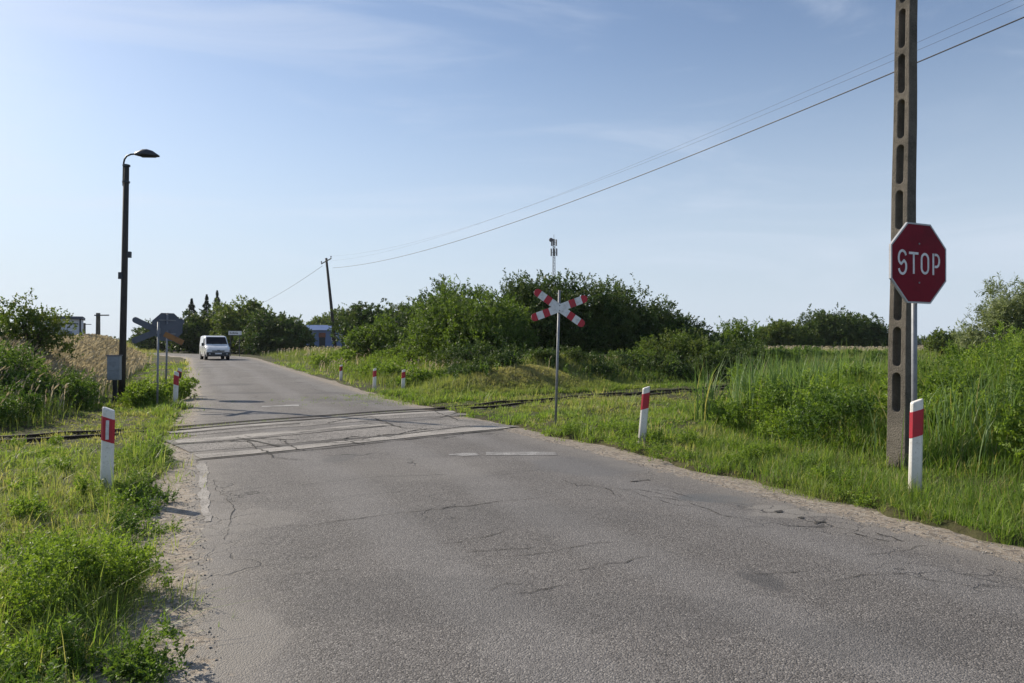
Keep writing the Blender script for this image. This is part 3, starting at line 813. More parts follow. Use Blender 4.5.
wire('overhead_wire', (at(323, 82), 81.7, zpx(266, 82)), (at(240, 150), 150, zpx(312, 150)), .6, .02, 'short line sloping down from the wooden pole towards the trees on the left')

# ================================================================== far left poles, shed, far buildings, mast, town sign
def far_pole(px, pt, d, label, lenr):
    x = at(px, d); z0 = H(x, d); h = zpx(pt, d) - z0
    t = thing('utility_pole', (x, d, z0), label, 'utility pole', -10)
    MB().tube([(0, 0, -.5), (0, 0, h)], [.24, .2], 8).build('pole', MAT['concrete'], t)
    MB().box((lenr*.35, -.22, h - .25), (lenr, .1, .12)).build('crossarm', MAT['lampgrey'], t)
    return t
far_pole(98, 313, 78, 'bare utility pole standing beyond the dry grass crest at the left', 1.7)
far_pole(84.3, 323, 130, 'small distant utility pole right of the grey hut at the left', 1.8)
def shed():
    d = 45; x = at(60, d); z0 = H(x, d); h = zpx(319, d) - z0
    t = thing('hut', (x, d, z0), 'flat roofed pale grey hut half hidden behind the left bush', 'hut', 27)
    MB().box((0, 1.2, h/2 - .3), (2.2, 2.4, h + .6)).build('wall', MAT['greywall'], t)
    MB().box((0, 1.15, h + .09), (2.4, 2.7, .16)).build('roof', MAT['signback'], t)
    MB().box((1.06, -.02, h/2), (.09, .06, h)).build('corner_post', MAT['lampgrey'], t)
    MB().box((.1, -.012, h - .28), (1.7, .03, .07)).build('batten', MAT['signback'], t)
    MB().box((.35, -.012, h*.42), (.55, .03, .5)).build('window', MAT['cabinet'], t)
shed()
def blue_barn():
    d = 100; x = at(326, d); z0 = H(x, d)
    t = thing('barn', (x, d, z0), 'low barn with blue sheet roof beyond the leaning wooden pole', 'barn', 14)
    ht = zpx(324.5, d) - z0; he = zpx(329.5, d) - z0
    MB().loft([[(-2.9, 0, -.5), (2.9, 0, -.5), (2.9, 5, -.5), (-2.9, 5, -.5)], [(-2.9, 0, he), (2.9, 0, he), (2.9, 5, he), (-2.9, 5, he)]]).build('wall', MAT['wallblue'], t)
    MB().loft([[(-3.2, -.4, he - .1), (-2.7, 2.5, ht), (-3.2, 5.4, he - .1)], [(3.3, -.4, he - .1), (2.4, 2.5, ht), (3.3, 5.4, he - .1)]]).build('roof', MAT['roofblue'], t)
    MB().box((-.5, -.03, .75), (.8, .06, 1.7)).build('door', MAT['black'], t)
    MB().box((-.5, -.04, 1.9), (.9, .07, .6)).build('brick_panel', MAT['brick'], t)
    for wx in (1.0, 2.2):
        f = MB().box((wx, -.03, 1.5), (.6, .05, .8)).build('window', MAT['plaster'], t)
        MB().box((wx, -.06, 1.5), (.48, .02, .66)).build('pane', MAT['glass'], f)
blue_barn()
def hut_white():
    d = 120; x = at(190, d); z0 = H(x, d)
    t = thing('house', (x, d, z0), 'tiny white house with red roof beyond the van at the road end', 'house', 12)
    MB().box((0, 1, .6), (1.5, 2, 1.5)).build('wall', MAT['plaster'], t)
    MB().loft([[(-.9, -.1, 1.3), (-.9, 1, 1.95), (-.9, 2.1, 1.3)], [(.9, -.1, 1.3), (.9, 1, 1.95), (.9, 2.1, 1.3)]]).build('roof', MAT['redroof'], t)
    MB().box((.2, -.02, .5), (.4, .05, .6)).build('window', MAT['glass'], t)
    d = 105; x = at(181, d); z0 = H(x, d)
    t = thing('board_fence', (x, d, z0), 'low dark brown fence where the road ends left of the van', 'fence', 10)
    for k in range(3):
        MB().box((-1.1 + 1.1*k, 0, .35), (1.06, .05, .85)).build('panel', MAT['darkfence'], t)
    for k in range(4): MB().box((-1.65 + 1.1*k, .03, .4), (.1, .1, 1.05)).build('fence_post', MAT['black'], t)
hut_white()
def town_sign():
    d = 75; x = at(235, d); z0 = H(x, d)
    t = thing('town_sign', (x, d, z0), 'white town name board on two thin posts right of the van', 'road sign', 20)
    zc = zpx(333, d) - z0
    bd = MB().box((0, 0, zc), (1.25, .04, .46)).build('board', MAT['letter'], t)
    for sx in (-.42, .42): MB().tube([(sx, .05, -.3), (sx, .05, zc + .2)], .035, 8).build('post', MAT['lampgrey'], t)
    m = MB(); xx = -.5
    for w_, h_ in ((.07, .17), (.05, .12), (.06, .12), (.07, .17), (.05, .12), (.03, .17), (.06, .12), (.06, .12), (.05, .12)):
        m.box((xx + w_/2, -.024, zc - .08 + h_/2), (w_, .006, h_)); xx += w_ + .035
    m.build('lettering', MAT['black'], bd)
    for dz in (-.215, .215): MB().box((0, -.0225, zc + dz), (1.25, .005, .03)).build('border', MAT['black'], bd)
town_sign()
def mast():
    d = 350; x = at(554, d); z0 = H(x, d)
    t = thing('radio_mast', (x, d, z0), 'slender distant lattice radio mast rising behind the trees', 'radio mast')
    h = zpx(239, d) - z0
    m = MB(); w = .55
    cs = [(w*math.cos(R(a)), w*math.sin(R(a))) for a in (90, 210, 330)]
    for c in cs: m.tube([(c[0]*1.8, c[1]*1.8, 0), (c[0], c[1], h)], .11, 6)
    z = 0; k = 0
    while z < h - 1.3:
        f = 1.6 - .6*z/h
        for i in range(3):
            a = cs[i]; b = cs[(i+1) % 3]
            if k % 2: a, b = b, a
            m.tube([(a[0]*f, a[1]*f, z), (b[0]*f, b[1]*f, z + 1.3)], .06, 4, False)
        z += 1.3; k += 1
    m.build('lattice_tower', MAT['mast'], t)
    MB().tube([(0, 0, h), (0, 0, h + 2.2)], .1, 6).build('lightning_rod', MAT['mast'], t)
    for z_, n, r, hh, w_ in ((h - 1.6, 3, 1.25, 3.0, .7), (h - 6.2, 6, 1.5, 3.4, .6)):
        for k in range(n):
            a = 2*math.pi*k/n + .4
            MB().box((r*math.cos(a), r*math.sin(a), z_), (w_, w_*.6, hh), Matrix.Rotation(a + math.pi/2, 3, 'Z')).box((r*.5*math.cos(a), r*.5*math.sin(a), z_), (.1, r, .1), Matrix.Rotation(a + math.pi/2, 3, 'Z')).build('antenna', MAT['mast'], t)
    MB().tube([(-1.4, -.9, h - .5), (-1.4, -1.3, h - .5)], [1.0, .9], 14).build('dish', MAT['lampgrey'], t)
mast()
d = 95; x = at(212.5, d)
t = thing('utility_pole', (x, d, H(x, d)), 'slim pale utility pole before the dark trees behind the van', 'utility pole', 0, -3)
MB().tube([(0, 0, -.4), (0, 0, zpx(315, d) - H(x, d))], [.12, .09], 8).build('pole', MAT['galv'], t)
MB().box((0, -.12, zpx(317, d) - H(x, d)), (1.2, .08, .1)).build('crossarm', MAT['lampgrey'], t)

# ================================================================== van
def van():
    d = 63.0; x = at(214.5, d); z0 = float(zroad(np.array(x), np.array(d)))
    t = thing('van', (x, d, z0), 'white panel van driving towards the crossing with dark bumper', 'van', 29)
    # outline of each cross section along the length: (y, half width, bottom, belt, roof, roof half width)
    L = [(-2.40, .80, .34, .70, .80, .72), (-2.34, .88, .30, .82, .94, .80), (-2.08, .93, .28, 1.0, 1.08, .84), (-1.62, .95, .28, 1.10, 1.22, .86),
         (-1.48, .95, .28, 1.12, 1.29, .86), (-.72, .95, .28, 1.14, 1.92, .80), (-.5, .95, .28, 1.14, 2.0, .80), (.4, .95, .28, 1.14, 2.05, .81), (2.1, .95, .3, 1.14, 2.05, .81), (2.36, .94, .34, 1.12, 2.02, .80), (2.40, .9, .4, 1.12, 1.95, .78)]
    secs = []
    for y, hw, b, bl, rf, rhw in L:
        secs.append([(-hw*.93, y, b), (hw*.93, y, b), (hw, y, b + .2), (hw, y, bl), (rhw + .04, y, rf - .06), (rhw - .08, y, rf), (-rhw + .08, y, rf), (-rhw - .04, y, rf - .06), (-hw, y, bl), (-hw, y, b + .2)])
    MB().loft(secs).build('body', MAT['vanwhite'], t, smooth=False, bevel=.02)
    def quad(name, P, mat, off, parent=t, inset=0):
        P = [Vector(p) for p in P]; n = (P[1]-P[0]).cross(P[2]-P[0]).normalized(); c = sum(P, Vector())/4
        if n.y > 0 and abs(n.y) > abs(n.x): n = -n
        if abs(n.x) > abs(n.y) and n.x*c.x < 0: n = -n
        return MB().loft([[tuple(p + n*off) for p in P], [tuple(p - n*.03) for p in P]]).build(name, mat, parent, bevel=.008)
    quad('windscreen', [(-.82, -1.45, 1.315), (.82, -1.45, 1.315), (.75, -.75, 1.895), (-.75, -.75, 1.895)], MAT['glass'], .02)
    for sx in (-1, 1):
        quad('side_window', [(sx*.947, -1.15, 1.19), (sx*.947, -.12, 1.19), (sx*.868, -.12, 1.78), (sx*.868, -.66, 1.78)], MAT['glass'], .012)
        dr = quad('door_seam', [(sx*.952, -.06, .42), (sx*.952, -.03, .42), (sx*.952, -.03, 1.1), (sx*.952, -.06, 1.1)], MAT['plastic'], .003)
        quad('handle', [(sx*.952, -.32, .98), (sx*.952, -.14, .98), (sx*.952, -.14, 1.02), (sx*.952, -.32, 1.02)], MAT['plastic'], .02)
        m = MB().box((sx*1.06, -1.1, 1.28), (.17, .1, .26)).box((sx*.97, -1.09, 1.2), (.1, .05, .06)).build('wing_mirror', MAT['plastic'], t, bevel=.03)
        MB().loft([[(sx*.52, -2.40, .74), (sx*.86, -2.28, .74), (sx*.91, -2.06, .86), (sx*.88, -2.02, 1.02), (sx*.55, -2.33, .88)], [(sx*.52, -2.3, .72), (sx*.8, -2.15, .72), (sx*.85, -1.95, .86), (sx*.82, -1.9, 1.0), (sx*.55, -2.2, .86)]]).build('headlight', MAT['lightglass'], t)
        MB().tube([(sx*.66, -2.46, .46), (sx*.66, -2.42, .46)], .07, 12).build('fog_light', MAT['lightglass'], t)
        MB().box((sx*.80, 2.41, 1.1), (.14, .03, .5)).build('tail_light', MAT['signred'], t)
        for wy in (-1.5, 1.45):
            w = MB().tube([(sx*.72, wy, .33), (sx*.74, wy, .33), (sx*.95, wy, .33), (sx*.968, wy, .33)], [.28, .33, .33, .28], 20).build('wheel', MAT['tyre'], t)
            MB().tube([(sx*.96, wy, .33), (sx*.98, wy, .33)], [.2, .17], 16).build('rim', MAT['galv'], w)
            MB().tube([(sx*.90, wy, .34), (sx*.956, wy, .34)], .39, 20).build('wheel_arch', MAT['plastic'], t)
    MB().loft([[(-.90, -2.30, .28), (.90, -2.30, .28), (.93, -2.34, .64), (-.93, -2.34, .64)], [(-.80, -2.47, .30), (.80, -2.47, .30), (.80, -2.45, .64), (-.80, -2.45, .64)]]).build('front_bumper', MAT['plastic'], t, bevel=.03)
    MB().box((0, -2.42, .73), (.95, .06, .09)).build('grille', MAT['plastic'], t, bevel=.01)
    MB().box((0, -2.48, .53), (.52, .02, .11)).build('licence_plate', MAT['letter'], t)
    MB().box((0, 2.43, .42), (1.8, .12, .22)).build('rear_bumper', MAT['plastic'], t, bevel=.03)
    MB().tube([(-.1, -2.44, .80), (.1, -2.44, .80)], .03, 8).build('badge', MAT['chrome'], t)
    for sx in (-.35, .3):
        MB().tube([(sx, -1.5, 1.30), (sx + .5, -1.38, 1.42)], .012, 5).build('wiper', MAT['plastic'], t)
van()
# ================================================================== blades, stalks, leaves
def blades(name, x, y, h, w, mat, bend=.35, tint=None, dry=None, seg=2, kind='stuff', sink=.02, th=None, parent=None):
    n = len(x); z = height(x, y, True) - sink
    if th is None: th = rng.uniform(0, 2*np.pi, n)
    bd = np.abs(rng.normal(0, bend, n)) + .05
    dx, dy = np.cos(th), np.sin(th)
    # blade faces roughly sideways to its bend
    ph = th + np.pi/2 + rng.normal(0, .5, n)
    sx, sy = np.cos(ph)*w/2, np.sin(ph)*w/2
    ts = [0, .5, 1] if seg == 2 else ([0, .33, .7, 1] if seg == 3 else [0, 1])
    prof = {0: 1, .5: .85, .33: 1.0, .7: .7}
    V = []; T = []; per = 0
    for t in ts:
        cx = x + dx*bd*h*t**2; cy = y + dy*bd*h*t**2; cz = z + h*(t - .35*np.minimum(bd, 1.3)*t**2.2)
        if t < 1:
            k = prof[t]
            V += [np.stack([cx - sx*k, cy - sy*k, cz], 1), np.stack([cx + sx*k, cy + sy*k, cz], 1)]; per += 2
        else:
            V.append(np.stack([cx, cy, cz], 1)); per += 1
    V = np.stack(V, 1).reshape(-1, 3)
    b = np.arange(n)*per
    quads = None
    if len(ts) > 2:
        quads = np.concatenate([np.stack([b+2*k, b+2*k+1, b+2*k+3, b+2*k+2], 1) for k in range(len(ts)-2)])
    k = 2*(len(ts)-2)
    tris = np.stack([b+k, b+k+1, b+k+2], 1)
    tint = rng.uniform(0, 1, n) if tint is None else tint
    dry = np.zeros(n) if dry is None else dry
    o = np_mesh(name, V, tris, quads, mat, parent, {'tint': np.repeat(tint, per), 'dry': np.repeat(dry, per)})
    if kind and parent is None: tag(o, kind=kind)
    return o
def leaves_mesh(P, D, L, Wd, tint, fold=.25, r=rng):
    """rhombic leaves: base P, direction D"""
    n = len(P)
    a = r.normal(0, 1, (n, 3)); S = np.cross(D, a); S /= np.linalg.norm(S, axis=1)[:, None] + 1e-9
    Nn = np.cross(D, S)
    mid = P + D*(L*.45)[:, None]
    V = np.stack([P, mid + S*(Wd/2)[:, None] + Nn*(Wd*fold)[:, None], P + D*L[:, None], mid - S*(Wd/2)[:, None] + Nn*(Wd*fold)[:, None]], 1).reshape(-1, 3)
    q = np.arange(n*4).reshape(n, 4)
    return V, q, np.repeat(tint, 4)
def sprays(P, D, L, per, leaf, lw, r, tint_s, spread=.9, droop=0):
    """twigs at P along D (length L) each with `per` leaves"""
    n = len(P)
    k = np.tile(np.linspace(.15, 1, per), n)
    Pi = np.repeat(P, per, 0); Di = np.repeat(D, per, 0); Li = np.repeat(L, per)
    base = Pi + Di*(k*Li)[:, None]
    base[:, 2] -= droop*Li*k**2
    rd = r.normal(0, 1, (n*per, 3)); rd /= np.linalg.norm(rd, axis=1)[:, None]
    d = Di*(1 - spread*.4) + rd*spread; d /= np.linalg.norm(d, axis=1)[:, None]
    ll = leaf*r.uniform(.65, 1.35, n*per)
    t = np.clip(np.repeat(tint_s, per) + r.normal(0, .16, n*per), 0, 1)
    return leaves_mesh(base, d, ll, ll*lw, t, r=r)
def unit(v): return v/(np.linalg.norm(v, axis=1)[:, None] + 1e-9)
def crown_mesh(blobs, density, leaf, lw, per, twig, seed, up=.5, lump=.25, low_cut=-.75, droop=0):
    """foliage: every blob carries uneven lobes, every lobe many short leafy twigs"""
    r = np.random.default_rng(seed); VV = []; QQ = []; TT = []; off = 0
    for (cx, cy, cz, rx, ry, rz) in blobs:
        area = 4*np.pi*((rx*ry)**1.6/3 + (rx*rz)**1.6/3 + (ry*rz)**1.6/3)**(1/1.6)
        n = int(area*density*1.7)
        K = int(np.clip(area*1.1, 9, 34))
        ld = unit(r.normal(0, 1, (K, 3))); ld = ld[ld[:, 2] > low_cut]; K = len(ld)
        lc = np.array([cx, cy, cz]) + ld*np.array([rx, ry, rz])*r.uniform(.55, 1.0 + lump*.6, (K, 1))
        lr = (rx*ry*rz)**(1/3)*r.uniform(.22, .5, K)
        ltint = r.uniform(.1, .9, K)
        k = r.integers(0, K, n)
        d = unit(r.normal(0, 1, (n, 3)) + ld[k]*.5)
        P = lc[k] + d*(lr[k]*r.uniform(.35, 1.05, n)**.6)[:, None]
        # a share of twigs fills the inside
        ins = r.uniform(0, 1, n) < .22
        dd = unit(r.normal(0, 1, (n, 3)))
        P = np.where(ins[:, None], np.array([cx, cy, cz]) + dd*np.array([rx, ry, rz])*r.uniform(.3, .8, (n, 1)), P)
        D = unit(d*.8 + np.array([0, 0, up*.8]) + r.normal(0, .45, (n, 3)))
        P[:, 2] = np.maximum(P[:, 2], .05)
        L = twig*r.uniform(.35, 1.0, n)*np.where(r.uniform(0, 1, n) < .025, 1.7, .85)
        tint = np.clip(ltint[k] + r.normal(0, .18, n), 0, 1)
        V, q, t = sprays(P, D, L, per, leaf, lw, r, tint, droop=droop)
        VV.append(V); QQ.append(q + off); TT.append(t); off += len(V)
    return np.concatenate(VV), np.concatenate(QQ), np.concatenate(TT)
def stems_mesh(blobs, h0, rad, r, multi=True):
    m = MB()
    if not multi:
        top = max(b[2] for b in blobs)
        m.tube([(0, 0, -.3), (.05, .03, top*.35), (-.03, .04, top*.7), (.02, 0, top)], [rad*1.3, rad, rad*.75, rad*.3], 8)
    for b in blobs:
        if multi: p0 = Vector((r.normal(0, .15), r.normal(0, .15), -.2))
        else: p0 = Vector((0, 0, b[2]*.45))
        p1 = Vector((b[0], b[1], b[2] + b[5]*.3))
        mid = p0.lerp(p1, .5) + Vector((r.normal(0, .12), r.normal(0, .12), .15))
        rr = rad*(.6 if multi else .5)
        m.tube([p0, mid, p1], [rr, rr*.7, rr*.25], 6)
        for k in range(3):
            a = r.normal(0, 1, 3); a[2] = abs(a[2]); a = a/np.linalg.norm(a)
            e = mid.lerp(p1, .4) + Vector(a*np.array(b[3:6])*.75)
            m.tube([mid.lerp(p1, .4*k/2), e], [rr*.4, rr*.12], 5)
    return m
def tree(name, cat, label, px, d, blobs, mat, seed, density=9, leaf=.12, lw=.5, per=12, twig=.45, up=.5, lump=.25, rad=.1, multi=True, group=None, droop=0, dz=0, low_cut=-.75):
    x = at(px, d); z = H(x, d) + dz
    t = thing(name, (x, d, z), label, cat, 0, 0, 0, group)
    V, q, ti = crown_mesh(blobs, density, leaf, lw, per, twig, seed, up, lump, low_cut, droop)
    np_mesh('crown', V, None, q, MAT[mat], t, {'tint': ti})
    stems_mesh(blobs, 0, rad, np.random.default_rng(seed), multi).build('trunk', MAT['bark'], t, smooth=True)
    return t
def fill(px0, px1, ytop, d, base_z, n, seed, k=1.0, ry=1.6, prof=None):
    """blobs for a broad shrub spanning px0..px1 with its top at ytop, in local coordinates of its foot"""
    r = np.random.default_rng(seed); w = (px1 - px0)/FPX*d; h = zpx(ytop, d) - base_z
    B = []
    for i in range(n):
        u = (i + .5)/n*2 - 1
        hh = h*(1 - .45*abs(u)**2)*r.uniform(.8, 1.0) if prof is None else h*np.interp(u, prof[0], prof[1])*r.uniform(.92, 1.0)
        rx = w/n*r.uniform(.75, 1.05); rz = hh*.36*k
        B.append((u*w/2*.82, r.uniform(-.5, .5)*ry, hh - rz*1.08, rx, ry*r.uniform(.7, 1), rz))
        B.append((u*w/2*.86 + r.normal(0, .2), r.uniform(-.5, .2)*ry - .3, hh*.36, rx*1.05, ry, hh*.36))
    return B
def hz(px, d): return H(at(px, d), d)

def bush(name, label, px0, px1, ytop, d, mat, seed, n=4, density=9, leaf=.13, ry=1.7, cat='bush', **kw):
    pc = (px0 + px1)/2; prof = kw.pop('prof', None); k = kw.pop('k', 1.0)
    B = fill(px0, px1, ytop, d, hz(pc, d), n, seed, k=k, ry=ry, prof=prof)
    return tree(name, cat, label, pc, d, B, mat, seed, density=density, leaf=leaf, **kw)

# ---- the row of shrubs beyond the track
bush('bush', 'small light green bush just right of the leaning wooden pole', 352, 400, 308, 50, 'leafC', 11, n=3, leaf=.16, density=7)
bush('tree', 'dark slim topped small tree behind the light bush near the leaning pole', 345, 384, 294, 66, 'leafB', 12, n=2, leaf=.2, density=6, cat='tree', prof=([-1, 0, 1], [.75, 1, .8]))
bush('bush', 'broad mid green bush with bright leafy shoots left of the crossed boards', 410, 532, 287, 38, 'leafC', 13, n=6, leaf=.12, density=11, ry=2.2, prof=([-1, -.5, 0, .5, 1], [.72, 1.0, .98, .9, .7]), twig=.6)
bush('bush', 'dark spiky bush showing above the broad mid green bush', 408, 486, 283, 46, 'leafB', 14, n=4, leaf=.15, density=8, twig=.7, prof=([-1, -.2, .3, 1], [.75, 1.0, .98, .75]))
bush('tree', 'tall dark bushy tree directly behind the crossed boards', 494, 592, 273, 43, 'leafB', 15, n=5, leaf=.14, density=9, ry=2.4, cat='tree', twig=.7, prof=([-1, -.5, 0, .5, 1], [.82, .96, 1.0, .98, .8]))
bush('tree', 'wide dark bushy tree right of the crossed boards', 572, 686, 283, 44, 'leafB', 16, n=6, leaf=.14, density=9, ry=2.4, cat='tree', twig=.7, prof=([-1, -.5, 0, .5, 1], [.9, .98, 1.0, .86, .62]))
bush('bush', 'rounded dark bush at the right end of the tall dark shrubs', 656, 724, 311, 43, 'leafB', 17, n=4, leaf=.12, density=9, ry=1.8)
bush('bush', 'low mid green bush in front of the rounded dark bush', 632, 718, 331, 37, 'leafA', 18, n=4, leaf=.1, density=10, ry=1.5)
bush('bush', 'upright pale green bush left of the dry field', 722, 746, 319, 46, 'leafC', 19, n=2, leaf=.13, density=9, twig=.6, prof=([-1, 0, 1], [.85, 1, .8]))
bush('bush', 'low dark bush where the track passes out of sight', 690, 764, 340, 39, 'leafB', 20, n=4, leaf=.1, density=10, ry=1.5)
bush('bush', 'small bright shrub in front of the wide dark tree', 612, 664, 349, 34.5, 'leafC', 21, n=3, leaf=.09, density=8, ry=.8, twig=.4)
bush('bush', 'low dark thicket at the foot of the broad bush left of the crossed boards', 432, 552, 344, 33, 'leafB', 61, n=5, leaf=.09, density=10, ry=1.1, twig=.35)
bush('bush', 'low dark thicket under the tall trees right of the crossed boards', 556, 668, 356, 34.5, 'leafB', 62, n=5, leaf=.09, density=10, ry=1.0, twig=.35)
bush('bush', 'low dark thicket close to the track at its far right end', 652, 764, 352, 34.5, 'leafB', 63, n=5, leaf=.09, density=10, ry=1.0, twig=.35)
# ---- bushes beyond the dry field at the right
bush('bush', 'low distant bush, left end of the row beyond the dry field', 752, 806, 321, 92, 'leafA', 22, n=4, leaf=.24, density=5, ry=2.5, twig=.8)
bush('bush', 'highest distant bush in the row beyond the dry field', 800, 856, 304, 95, 'leafB', 23, n=4, leaf=.25, density=5, ry=3, twig=1.0)
bush('bush', 'distant bush in the row beyond the dry field, beside the concrete pole', 842, 886, 317, 96, 'leafB', 24, n=4, leaf=.25, density=5, ry=2.6, twig=.9)
bush('bush', 'small round distant bush right of the stop sign pole', 924, 962, 329, 62, 'leafA', 25, n=3, leaf=.18, density=6, ry=1.5)
# ---- willow at the right edge
d = 18.5; zt = zpx(271, d) - hz(1015, d)
B = [(-.55, .2, zt*.42, .35, .5, .4), (-.1, 0, zt*.6, .5, .6, .4), (.35, .1, zt*.72, .6, .7, .45), (1.0, 0, zt*.78, .7, .8, .5), (.2, -.1, zt*.38, .8, .8, .5), (1.0, .2, zt*.42, .9, .9, .6), (1.7, 0, zt*.7, .8, .8, .7)]
tree('willow_bush', 'bush', 'feathery grey green willow bush at the right edge above tall grass', 1015, d, B, 'leafW', 31, density=60, leaf=.10, lw=.22, per=16, twig=.6, up=.7, lump=.35)
# ---- left edge
d = 24.0; zt = zpx(296, d) - hz(28, d)
zt *= .86
B = [(-.3, 0, zt*.78, .35, .5, .55), (.55, .1, zt*.55, .5, .6, .5), (-.55, 0, zt*.5, .8, .8, .7), (.2, 0, zt*.36, .9, .8, .6), (-1.0, .1, zt*.45, .8, .8, .7), (.95, 0, zt*.62, .18, .3, .4), (-.05, .1, zt*.9, .15, .2, .35)]
tree('bush', 'bush', 'dark thin topped bush at the left edge beside the grey hut', 28, d, B, 'leafA', 32, density=18, leaf=.085, lw=.55, per=12, twig=.5, up=.8, lump=.4)
bush('bush', 'dense dark bush cut by the left picture edge', -55, 8, 312, 22.5, 'leafB', 33, n=3, leaf=.09, density=22, ry=1.3, lump=.3)
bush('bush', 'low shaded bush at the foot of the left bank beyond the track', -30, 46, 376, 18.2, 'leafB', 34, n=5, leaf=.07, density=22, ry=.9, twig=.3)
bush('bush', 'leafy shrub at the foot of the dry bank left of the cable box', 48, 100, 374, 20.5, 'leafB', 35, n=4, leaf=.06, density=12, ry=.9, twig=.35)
# ---- trees at the end of the road
def conifer(px, ytop, d, label, seed, wid):
    x = at(px, d); z = H(x, d); h = zpx(ytop, d) - z; r = np.random.default_rng(seed)
    t = thing('conifer', (x, d, z), label, 'conifer')
    n = 2200; u = r.uniform(.08, 1, n)**.8; a = r.uniform(0, 2*np.pi, n)
    tier = .8 + .3*np.sin(u*h*7.5)
    rad = (1 - u)*wid*tier*r.uniform(.5, 1.1, n) + .02
    P = np.stack([np.cos(a)*rad*.5, np.sin(a)*rad*.5, u*h], 1)
    D = unit(np.stack([np.cos(a), np.sin(a), np.where(u > .9, 1.2, -.15) + r.normal(0, .15, n)], 1))
    V, q, ti = sprays(P, D, rad*.6 + .03, 9, .10, .5, r, r.uniform(0, 1, n), .6)
    np_mesh('crown', V, None, q, MAT['needle'], t, {'tint': ti})
    MB().tube([(0, 0, -.4), (0, 0, h*.97)], [.22, .03], 8).build('trunk', MAT['bark'], t)
conifer(191.5, 299, 97, 'shorter spruce, left of the three behind the van', 41, 2.4)
conifer(206.5, 295, 96, 'spruce with bare pointed tip, middle of the three behind the van', 42, 2.2)
conifer(217, 291, 98, 'tallest darkest spruce, right of the three behind the van', 43, 1.9)
FAR = dict(density=4.5, leaf=.27, twig=.9, cat='tree', rad=.22)
bush('tree', 'dark leafy tree left of the van against the road end', 172, 216, 305, 92, 'leafB', 44, n=3, ry=2.5, **FAR)
bush('tree', 'lighter green tree directly behind the van roof', 206, 242, 303, 92, 'leafA', 45, n=3, ry=2.2, **FAR)
bush('tree', 'big round mid green tree behind the white town name board', 226, 274, 303, 90, 'leafA', 46, n=4, ry=3, prof=([-1, -.2, .4, 1], [.85, 1, .95, .7]), **FAR)
bush('tree', 'dark low spreading tree right of the town name board', 258, 308, 313, 84, 'leafB', 47, n=4, ry=3, prof=([-1, -.1, .5, 1], [.9, 1, .85, .5]), **FAR)
bush('tree', 'dark tree behind the left cross sign, far down the road', 140, 182, 318, 112, 'leafB', 48, n=4, ry=3, **FAR)
bush('tree', 'far pale tree behind the blue barn', 308, 350, 310, 150, 'leafA', 49, n=4, ry=3, density=3, leaf=.4, twig=1.2, cat='tree', rad=.25)
bush('tree', 'far hazy tree between the leaning pole and the broad bush', 376, 424, 299, 120, 'leafA', 50, n=4, ry=3, density=3.5, leaf=.35, twig=1.1, cat='tree', rad=.25)
bush('tree', 'far tree left of the light bush, beyond the leaning pole', 334, 366, 305, 125, 'leafA', 51, n=3, ry=3, density=3.5, leaf=.35, twig=1.1, cat='tree', rad=.25)
# far wood closing the horizon
def far_wood():
    r = np.random.default_rng(77); B = []
    for a in np.arange(-62, 60, .9):
        dd = r.uniform(420, 520); hh = r.uniform(4, 8)
        B.append((dd*math.sin(R(a)), dd*math.cos(R(a)), 1.2 + hh*.4, 6, 4, hh*.6))
    V, q, ti = crown_mesh(B, .28, 1.6, .6, 6, 1.6, 78)
    o = np_mesh('far_wood', V, None, q, MAT['leafB'], None, {'tint': ti}); tag(o, kind='stuff')
far_wood()

# ================================================================== grass
def polar(n, r0, r1, a0, a1, p=1.0):
    """points in a view sector; p<1 pushes them nearer the camera"""
    u = rng.uniform(0, 1, n)
    r = (r0**(2*p) + u*(r1**(2*p) - r0**(2*p)))**(1/(2*p))
    a = np.radians(rng.uniform(a0, a1, n))
    return r*np.sin(a), r*np.cos(a)
def edge_e(x, y):
    s, o = road_so(x, y)
    return np.maximum(oL(s) - o, o - oR(s)), s, o
# zones
def tall_right(x, y):           # 0..1: the high growth at the right, beyond a line past the meadow
    s, o = so(x, y); t, q = tq(x, y)
    dline = (x - (4.0 + .37*(y - 13.5)))*.94 + (fbm(x, y, 2.2, 21) - .5)*1.6
    return sstep(dline, -.4, 1.2)*sstep(o + (vnoise(x, y, .9, 22) - .5)*.7, 5.0, 6.3)*(1 - sstep(q, -1.4, -.6)) + .0
def left_bank(x, y):
    s, o = so(x, y); t, q = tq(x, y)
    return sstep(-o, 5.3, 7.2)*sstep(q, .9, 2.4)
def right_bank(x, y):
    s, o = so(x, y); t, q = tq(x, y)
    return sstep(o, 3.3, 5.2)*sstep(q, 2.0, 4.2)*(1 - .8*mound_dry(x, y))
def on_track(x, y):
    t, q = tq(x, y); return np.exp(-((q + .41)/.85)**2)
def drypatch(x, y): return sstep(fbm(x, y, 3.2, 31), .42, .66)
def mound_dry(x, y):
    t, q = tq(x, y); return np.exp(-((t - 10.2)/3.4)**2 - ((q - 3.1)/1.4)**2)
def keep_ground(x, y, lo=.18, hi=.75):
    e, s, o = edge_e(x, y)
    nz = (vnoise(x, y, .5, 41) - .5)*.55 + (vnoise(x, y, 1.9, 43) - .5)*.5
    return rng.uniform(0, 1, len(x)) < sstep(e + nz + np.where(o < 0, .34, -.06), lo, hi)
def pick(x, y, m): return x[m], y[m]

